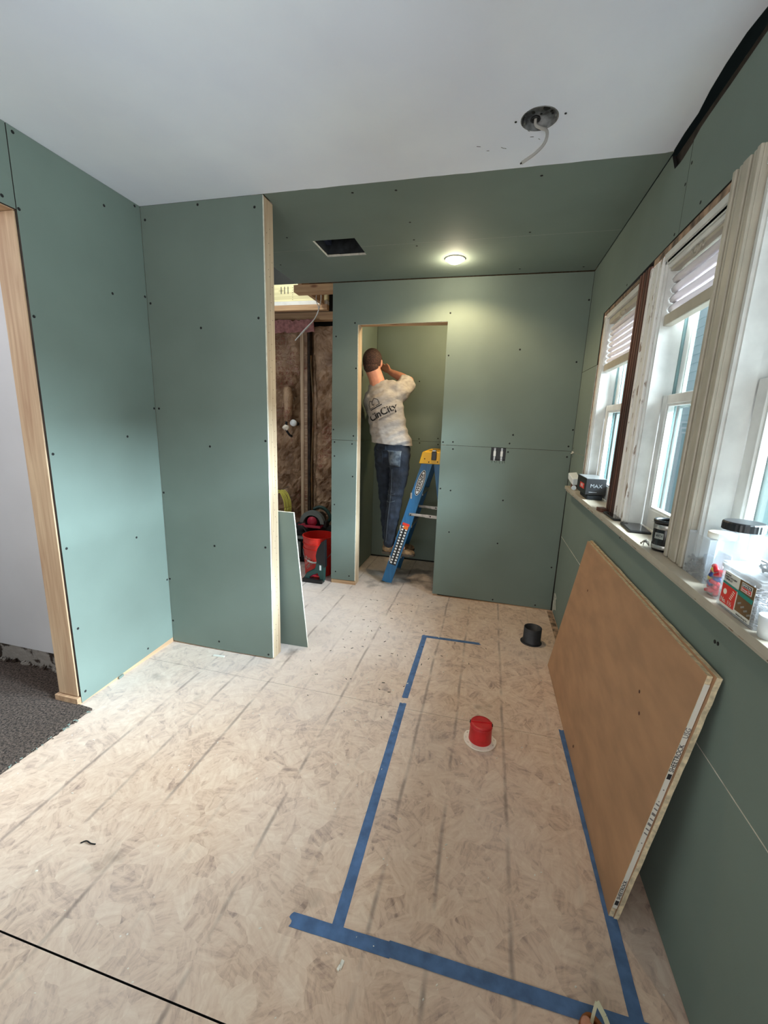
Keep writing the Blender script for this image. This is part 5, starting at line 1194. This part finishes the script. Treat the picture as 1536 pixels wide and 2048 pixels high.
# ================================================================ gutted room things
bx, by = -1.452, 3.475
t = thing('red_bucket', 'orange-red plastic bucket with white diagonal lettering and wire bail', 'bucket', (bx, by, 0))
bm = B(); lathe(bm, [(.0, .0), (.122, .0), (.126, .004), (.138, .22), (.139, .25), (.146, .252), (.146, .262), (.140, .264), (.142, .30), (.147, .302), (.147, .309), (.142, .311), (.145, .362), (.150, .364), (.150, .372), (.143, .372), (.140, .32), (.120, .006), (.0, .006)], (bx, by, 0), 48, cap=False)
o = obj('pail', bm, 'bucketred', t); 
for p_ in o.data.polygons: p_.use_smooth = True
mo = o.modifiers.new('e', 'EDGE_SPLIT'); mo.split_angle = .7
bm = B(); pts = []
for i in range(25):
    a = math.pi*i/24; px = bx - .154*math.cos(a); d_ = math.sin(a); pts.append((px+.01, by-.154*d_-.0*d_, .285-.135*d_-.02*(i < 1)))
tube(bm, pts, .0028, 6); bail = obj('bail', bm, 'steel', t)
bm = B(); tube(bm, pts[9:16], .008, 10); obj('bail_grip', bm, 'extwhite', bail)
bm = B()
for sx in (-1, 1): lathe(bm, [(.015, 0), (.013, .01)], (bx+sx*.141, by, .285), 14, ax=(sx, 0, 0))
obj('bail_ear', bm, 'bucketred', t)
def wrap(o, zc, rot):
    for v in o.data.vertices:
        u, z, k_ = v.co.x, v.co.y, v.co.z; r = .1285+.056*(zc+z)*0+ .0505*(zc+z)/.22*.22+.0018; r = .126+.0545*(zc+z)+.0016
        a = -math.pi/2 - .38 + u/.13; v.co = Vector((bx+r*math.cos(a), by+r*math.sin(a), zc+z))
rot45 = Matrix.Rotation(math.radians(45), 4, 'Z')
for s_, off_ in (('THE', (-.035, .043)), ('HOME', (-.012, .018)), ('DEPOT', (.014, -.010))):
    o = text('lettering', s_, .036, Matrix.Translation((off_[0], off_[1], 0)) @ rot45, 'labelwhite', t, bold=.0006); wrap(o, .125, 0)
# green tool in front
def PX(x, y): return (-1.516+(x-614)*.0047, .004+(1152-y+2)*.00455)
t = thing('green_power_tool', 'dark green and black handheld power tool standing in front of the red bucket', 'power tool', (-1.40, 3.30, 0))
arm = [PX(*p) for p in ((618, 1158), (619, 1146), (624, 1137), (632, 1132), (640, 1127), (644, 1112), (656, 1110), (660, 1122), (659, 1150), (654, 1160), (648, 1158), (650, 1144), (646, 1136), (636, 1140), (629, 1145), (628, 1158))]
bm = B(); prism(bm, [[(a, max(.004, b)) for a, b in arm]], 'y', 3.235, 3.275); obj('handle_body', bm, 'toolgreen', t, bevel=.006)
hd = [PX(*p) for p in ((645, 1114), (643, 1100), (646, 1086), (654, 1072), (660, 1068), (661, 1122), (656, 1116))]
bm = B(); prism(bm, [hd], 'y', 3.228, 3.283); obj('motor_housing', bm, 'black', t, bevel=.008)
bm = B(); box(bm, -1.502, -1.315, 3.215, 3.284, .0, .035); obj('base_plate', bm, 'black', t, bevel=.005)
bm = B(); x_, z_ = PX(651, 1124); box(bm, x_-.004, x_+.012, 3.2335, 3.2355, z_-.02, z_+.025); obj('badge', bm, 'decal_white', t)
bm = B(); x_, z_ = PX(636, 1150); tube(bm, [(-1.44, 3.255, .036), (-1.41, 3.255, .06), (-1.36, 3.255, .066)], .009, 8); obj('trigger_guard', bm, 'pink', t)
# bag and saw
random.seed(9)
t = thing('tool_bag', 'dark canvas tool bag heaped with gear below the circular saw', 'bag', (-1.62, 3.86, 0))
bm = B(); bmesh.ops.create_cube(bm, size=1, matrix=Matrix.Translation((-1.66, 3.88, .165)) @ Matrix.Diagonal((.50, .36, .31, 1))); bmesh.ops.subdivide_edges(bm, edges=bm.edges, cuts=8, use_grid_fill=True)
for v in bm.verts:
    if v.co.z > .02: v.co += Vector((noise.noise(v.co*7), noise.noise(v.co*7+Vector((5, 0, 0)))*.6, noise.noise(v.co*6+Vector((0, 9, 0)))))*.025
obj('bag_body', bm, 'bagdark', t, smooth=True)
bm = B(); tube(bm, smoothpts([(-1.85, 3.69, .27), (-1.80, 3.66, .36), (-1.70, 3.66, .38), (-1.64, 3.68, .28)]), .011, 8); obj('bag_handle', bm, 'black', t)
bm = B()
for i in range(5): box(bm, -1.90+.10*i, -1.83+.10*i, 3.672, 3.70, .06, .22)
obj('outer_pocket', bm, 'toolgrey', t, bevel=.01)
bm = B(); box(bm, -1.90, -1.58, 3.664, 3.70, .25, .275); obj('webbing_trim', bm, 'toolgrey', t, bevel=.004)
t = thing('circular_saw', 'dark circular saw with grey guard and red base on the tool bag', 'power tool', (-1.63, 3.80, .36)); SX, SZ, SY = -1.632, .405, 3.75
bm = B(); arc = [(SX+.128*math.cos(a), SZ+.125*math.sin(a)) for a in [math.pi*i/24 for i in range(25)]] + [(SX+.088*math.cos(a), SZ+.080*math.sin(a)+.0) for a in [math.pi*(24-i)/24 for i in range(25)]]
prism(bm, [arc], 'y', SY-.03, SY+.02); obj('blade_guard', bm, 'toolgrey', t, bevel=.004)
bm = B(); lathe(bm, [(.0, -.004), (.082, -.004), (.082, .002), (.0, .002)], (SX, SY, SZ), 36, ax=(0, 1, 0)); obj('blade', bm, 'black', t)
bm = B(); lathe(bm, [(.02, 0), (.046, .004), (.05, .03), (.0, .031)], (SX+.005, SY-.006, SZ+.02), 28, ax=(0, -1, 0)); obj('blade_hub', bm, 'pink', t)
bm = B(); box(bm, SX-.135, SX+.10, SY-.05, SY+.06, SZ-.040, SZ-.028); box(bm, SX-.135, SX+.10, SY-.053, SY-.047, SZ-.040, SZ-.014); obj('base_shoe', bm, 'pink', t, bevel=.002)
bm = B(); lathe(bm, [(.05, 0), (.055, .03), (.055, .12), (.04, .14), (.0, .14)], (SX+.03, SY+.022, SZ+.035), 24, ax=(0, 1, 0)); obj('motor', bm, 'black', t, smooth=True)
bm = B(); tube(bm, smoothpts([(SX+.12, SY+.05, SZ-.01), (SX+.165, SY+.05, SZ+.05), (SX+.13, SY+.05, SZ+.12), (SX+.06, SY+.05, SZ+.155), (SX-.01, SY+.04, SZ+.13)]), .017, 10); obj('rear_handle', bm, 'toolgreen', t, smooth=True)
bm = B(); box(bm, SX+.115, SX+.155, SY-.02, SY+.05, SZ-.035, SZ+.03); obj('battery', bm, 'black', t, bevel=.006)
text('guard_lettering', 'SAW', .016, frame((SX+.04, SY-.032, SZ+.104), (1, 0, -.35), (.35, 0, 1)), 'print', t, width=.05) if 0 else None
# dark case to the right of the saw + red cloth bit
t = thing('tool_case', 'dark tool case with purple cloth, wedged at the corner right of the saw', 'case', (-1.40, 3.74, 0))
bm = B(); box(bm, -1.355, -1.275, 3.66, 3.98, 0, .40); obj('case_body', bm, 'bagdark', t, bevel=.012)
MATS['purple'] = M('purple_grey_cloth', (92, 84, 120), .9)
bm = B(); blob(bm, (-1.32, 3.76, .415), (.045, .06, .024)); 
for v in bm.verts: v.co += Vector((0, 0, 1))*.012*noise.noise(v.co*30)
obj('cloth', bm, 'purple', t, smooth=True)
# yellow cord coil hanging from a nail on the stud wall
t = thing('extension_cord', 'coiled yellow-green cord hanging in the gutted room behind the offcut', 'cord', (-2.14, 4.02, .5))
for k_ in range(7):
    bm = B(); pts = []; rr_ = .115+.012*random.random(); oy = .012*k_
    for i in range(29):
        a = 2*math.pi*i/28; pts.append((-2.145+.010*k_*.6+rr_*.75*math.cos(a), 3.98+oy, .47+rr_*1.45*math.sin(a)+.01*random.random()))
    tube(bm, smoothpts(pts, 2), .0055, 7); obj('cord_loop', bm, 'cord', t)
bm = B(); tube(bm, [(-2.13, 4.19, .665), (-2.13, 3.96, .645)], .004, 6); obj('hook', bm, 'steel', t)
bm = B(); tube(bm, [(-2.13, 4.19, .665), (-2.13, 4.27, .665)], .004, 6)
obj('hook_shank', bm, 'steel', t)
# plumbing stub in the insulation wall
t = thing('drain_stub', 'white capped drain stub sticking out of the paper-faced insulation', 'pipe', (-2.06, 4.18, 1.34))
bm = B(); tube(bm, smoothpts([(-2.10, 4.15, 1.72), (-2.075, 4.13, 1.66), (-2.07, 4.12, 1.5), (-2.09, 4.12, 1.38)]), [.03, .034, .04, .046, .048, .044, .046, .05, .05, .047, .043, .04, .04, .044, .046, .042, .036, .03, .028], 14); obj('pipe_body', bm, 'kraftins', t, smooth=True)
bm = B(); lathe(bm, [(.034, 0), (.034, .03), (.0, .031)], (-2.02, 4.15, 1.36), 22, ax=(.1, -1, .25)); obj('white_cap', bm, 'extwhite', t)
bm = B(); blob(bm, (-2.095, 4.115, 1.315), (.035, .03, .032)); 
for v in bm.verts: v.co += (v.co-Vector((-2.095, 4.115, 1.315)))*.35*noise.noise(v.co*40)
obj('foam_blob', bm, 'cream', t, smooth=True)
bm = B(); tube(bm, smoothpts([(-2.09, 4.12, 1.38), (-2.10, 4.13, 1.30), (-2.085, 4.17, 1.24), (-2.08, 4.23, 1.22)]), .012, 10); tube(bm, [(-2.02, 4.15, 1.36), (-2.015, 4.23, 1.355)], .02, 10); obj('trap_arm', bm, 'bagdark', t)
bm = B(); lathe(bm, [(.010, 0), (.010, .03), (.0, .031)], (-1.50, 4.17, 1.32), 14, ax=(0, -1, 0)); tube(bm, [(-1.5, 4.17, 1.32), (-1.5, 4.24, 1.32)], .008, 8)
tag(obj('capped_pipe', bm, 'extwhite'), 'tiny white pipe cap poking from insulation next to the closet wall', 'pipe')

# ================================================================ foot and sandal at the lower edge
t = thing('person', 'tip of a bare foot in a brown sandal with off-white strap at the bottom edge', 'person', (.345, .74, 0))
bm = B(); F = Vector((.352, .822, .032))
limb(bm, [F+Vector((-.004, -.20, .10)), F+Vector((0, -.17, .03)), F+Vector((0, -.09, .012)), F+Vector((0, -.045, .006))], [.035, .036, .036, .036])
limb(bm, [F+Vector((-.012, -.05, .002)), F+Vector((-.013, -.02, .0)), F+Vector((-.013, -.004, -.002))], [.018, .0155, .0145], 1)
for i, (dx, dy) in enumerate(((.013, -.006), (.027, -.012), (.040, -.022), (.051, -.034))): limb(bm, [F+Vector((dx*.9, dy-.045, .0)), F+Vector((dx, dy-.018, .004)), F+Vector((dx, dy, -.006))], [.0105, .0092, .0085])
limb(bm, [F+Vector((-.004, -.20, .08)), F+Vector((-.006, -.22, .22))], [.034, .036])
remeshed('foot', bm, 'skin', .0035, 3, t)
bm = B(); n = 40; out = []
for i in range(n):
    a = 2*math.pi*i/n; y = .75+.11*math.sin(a); w_ = .048+.004*math.sin(a*2); out.append((.352+w_*math.cos(a)*(1 if math.sin(a) < .6 else .9), y-.03+.012*math.sin(a)))
prism(bm, [out], 'z', .001, .016); sl = obj('sandal_sole', bm, 'leather', t, bevel=.004)
bm = B(); rim = [(x, y, .020) for x, y in out]; tube(bm, rim+rim[:1], .0065, 8); obj('sole_rim', bm, 'leather', sl, smooth=True)
bm = B()
def band(pts, w_, th=.002):
    for a, b in zip(pts, pts[1:]): beam(bm, a, b, w_, th, (-.2, -.5, .85))
band([(.345, .812, .034), (.352, .826, .060), (.358, .836, .080)], .007); band([(.358, .836, .081), (.372, .818, .072), (.388, .79, .052), (.398, .755, .030), (.399, .73, .018)], .011)
obj('sandal_strap', bm, 'strap', t)

# ================================================================ debris on the subfloor
bm = B(); random.seed(31)
for i in range(260):
    x, y = random.uniform(-1.6, .45), random.uniform(.5, 3.1)
    if random.random() < .5: x, y = random.gauss(-.45, .35), random.gauss(2.3, .45)
    if y > 3.2 or x > .42 or (x < -1.1 and y > 1.98) or x < -1.7 or y < .5: continue
    s = random.uniform(.0012, .0035); obox(bm, (x, y, s*.5), (random.random(), random.random(), 0), (-random.random(), 1, 0), (0, 0, 1), s*random.uniform(1, 3), s, s, 0)
tag(obj('gypsum_crumbs', bm, 'gyp'), 'white gypsum crumbs scattered over the strand board', 'debris', kind='stuff')
bm = B()
for i in range(70):
    x, y = random.gauss(-.55, .25), random.gauss(2.55, .4)
    if y > 3.25 or x < -.98: continue
    s = random.uniform(.002, .006); a = random.random()*3.14
    obox(bm, (x, y, .001), (math.cos(a), math.sin(a), 0), (-math.sin(a), math.cos(a), 0), (0, 0, 1), s*3, s*.6, .002, 0)
tag(obj('dark_crumbs', bm, 'screw'), 'dark shavings scattered in front of the closet opening', 'debris', kind='stuff')
bm = B(); bp_ = [(-1.205, .86, .002), (-1.19, .868, .006), (-1.17, .866, .005), (-1.155, .87, .002)]; tube(bm, smoothpts(bp_), .0022, 6); tag(obj('twig', bm, 'screw'), 'little dark bent twig on the floor at the lower left', 'twig')
bm = B(); obox(bm, (-.262, .785, .004), (.2, 1, .1), (1, -.2, 0), (0, 0, 1), .018, .008, .007); obox(bm, (-.266, .776, .006), (.5, 1, .4), (1, -.5, 0), (0, 0, 1), .010, .006, .005); tag(obj('plaster_chip', bm, 'gyp'), 'whitish plaster chip just below the blue tape corner', 'debris')
bm = B(); obox(bm, (-1.46, 1.965, .004), (1, .1, 0), (0, 1, 0), (0, 0, 1), .07, .014, .006); tag(obj('paper_scrap', bm, 'labelwhite'), 'pale paper scrap lying at the foot of the partition', 'scrap')
bm = B(); obox(bm, (-1.826, 1.63, .010), (0, 1, .1), (1, 0, 0), (0, 0, 1), .03, .006, .012); obj('loose_chip', bm, 'green', wl)

# ================================================================ outside
bm = B(); box(bm, 1.0, 14, -6, 22, -1.4, -1.3); MATS['snow'] = M('pale_ground', (120, 124, 122), .9, nscale=.6, namt=.06); struct('floor_outside', bm, 'snow', 'pale ground outside the windows', 'ground')
bm = B(); box(bm, 2.42, 2.5, 5.0, 14, -1.3, 3.4); nh = tag(obj('neighbour_house', bm, 'ext'), 'pale blue boarded house wall right outside the windows', 'building')
for i in range(44):
    bm = B(); z = -1.2+.105*i; vs = [bm.verts.new(v) for v in ((2.419, 5.03, z), (2.419, 14, z), (2.419, 14, z+.106), (2.419, 5.03, z+.106), (2.398, 5.03, z), (2.398, 14, z), (2.412, 14, z+.1055), (2.412, 5.03, z+.1055))]
    for f in ((4, 5, 6, 7), (0, 1, 5, 4), (3, 2, 6, 7), (0, 4, 7, 3), (1, 2, 6, 5)): bm.faces.new([vs[k_] for k_ in f])
    obj('siding_board', bm, 'ext', nh)
for y in (4.98, 6.6, 8.2):
    bm = B(); box(bm, 2.36, 2.397 if y > 5 else 2.5, y-.06, y+.06, -1.3, 3.4); obj('corner_board', bm, 'extwhite', nh, bevel=.004)
bm = B()
for k_, (d_, xx) in enumerate(((0, 2.392), (.07, 2.38), (.13, 2.37))):
    y0, y1, z0, z1 = 5.2+d_, 6.3-d_, -.3+d_, 1.55-d_; w_ = .022
    for q_ in ((y0, y0+w_, z0, z1), (y1-w_, y1, z0, z1), (y0+w_, y1-w_, z0, z0+w_), (y0+w_, y1-w_, z1-w_, z1)): box(bm, xx-.012, xx, *q_)
obj('window_frame', bm, 'extwhite', nh); bm = B(); box(bm, 2.393, 2.397, 5.34, 6.16, -.16, 1.41); obj('window_pane', bm, 'glass', nh)
bm = B(); box(bm, 2.2, 2.6, 4.85, 14, 3.4, 3.5); obj('eave', bm, 'extwhite', nh)
# bare trees beyond
def tree(x, y, seed):
    random.seed(seed); bm = B()
    def br(p, d_, l, r, k_):
        e = p+d_*l; tube(bm, [p, (p+e)/2+Vector((random.gauss(0, .03*l), random.gauss(0, .03*l), 0)), e], [r, r*.85, r*.7], 5, cap=False)
        if k_ == 0: return
        for _ in range(3): br(e, (d_+Vector((random.gauss(0, .5), random.gauss(0, .5), random.gauss(0, .25)))).normalized(), l*.68, r*.62, k_-1)
    br(Vector((x, y, -1.3)), Vector((0, 0, 1)), 1.9, .12, 5)
    return bm
tag(obj('bare_tree', tree(6.0, 9.5, 2), 'grime'), 'bare frosted tree seen through the middle window pane', 'tree', 'bare trees outside')
tag(obj('bare_tree', tree(8.0, 16, 5), 'grime'), 'bare tree standing farther off behind the frosted one', 'tree', 'bare trees outside')

# ================================================================ split joined small pieces into parts of their own
def split_loose(o):
    me = o.data; bm = B(); bm.from_mesh(me); bm.verts.ensure_lookup_table(); seen = set(); groups = []
    for v in bm.verts:
        if v.index in seen: continue
        st = [v]; g_ = []; seen.add(v.index)
        while st:
            a = st.pop(); g_.append(a.index)
            for e in a.link_edges:
                b_ = e.other_vert(a)
                if b_.index not in seen: seen.add(b_.index); st.append(b_)
        groups.append(set(g_))
    bm.free()
    if len(groups) < 2: return
    base = o.name.split('.')[0]
    for g_ in groups[1:]:
        b2 = B(); b2.from_mesh(me); bmesh.ops.delete(b2, geom=[v for v in b2.verts if v.index not in g_], context='VERTS')
        m2 = bpy.data.meshes.new(base); b2.to_mesh(m2); b2.free()
        for m_ in me.materials: m2.materials.append(m_)
        c = o.copy(); c.data = m2; c.name = base; COL.objects.link(c)
    b2 = B(); b2.from_mesh(me); bmesh.ops.delete(b2, geom=[v for v in b2.verts if v.index not in groups[0]], context='VERTS'); b2.to_mesh(me); b2.free()
for o in list(sc.objects):
    if o.type == 'MESH' and o.name.split('.')[0] in ('knockout', 'mounting_ear', 'yoke_screw', 'cap_notch', 'printed_mark', 'printed_bar', 'decal_square', 'rivet', 'cap_rivet', 'steel_band', 'bail_ear', 'outer_pocket', 'lace', 'step_bracket', 'picture_highlight', 'wood_joist'):
        split_loose(o)
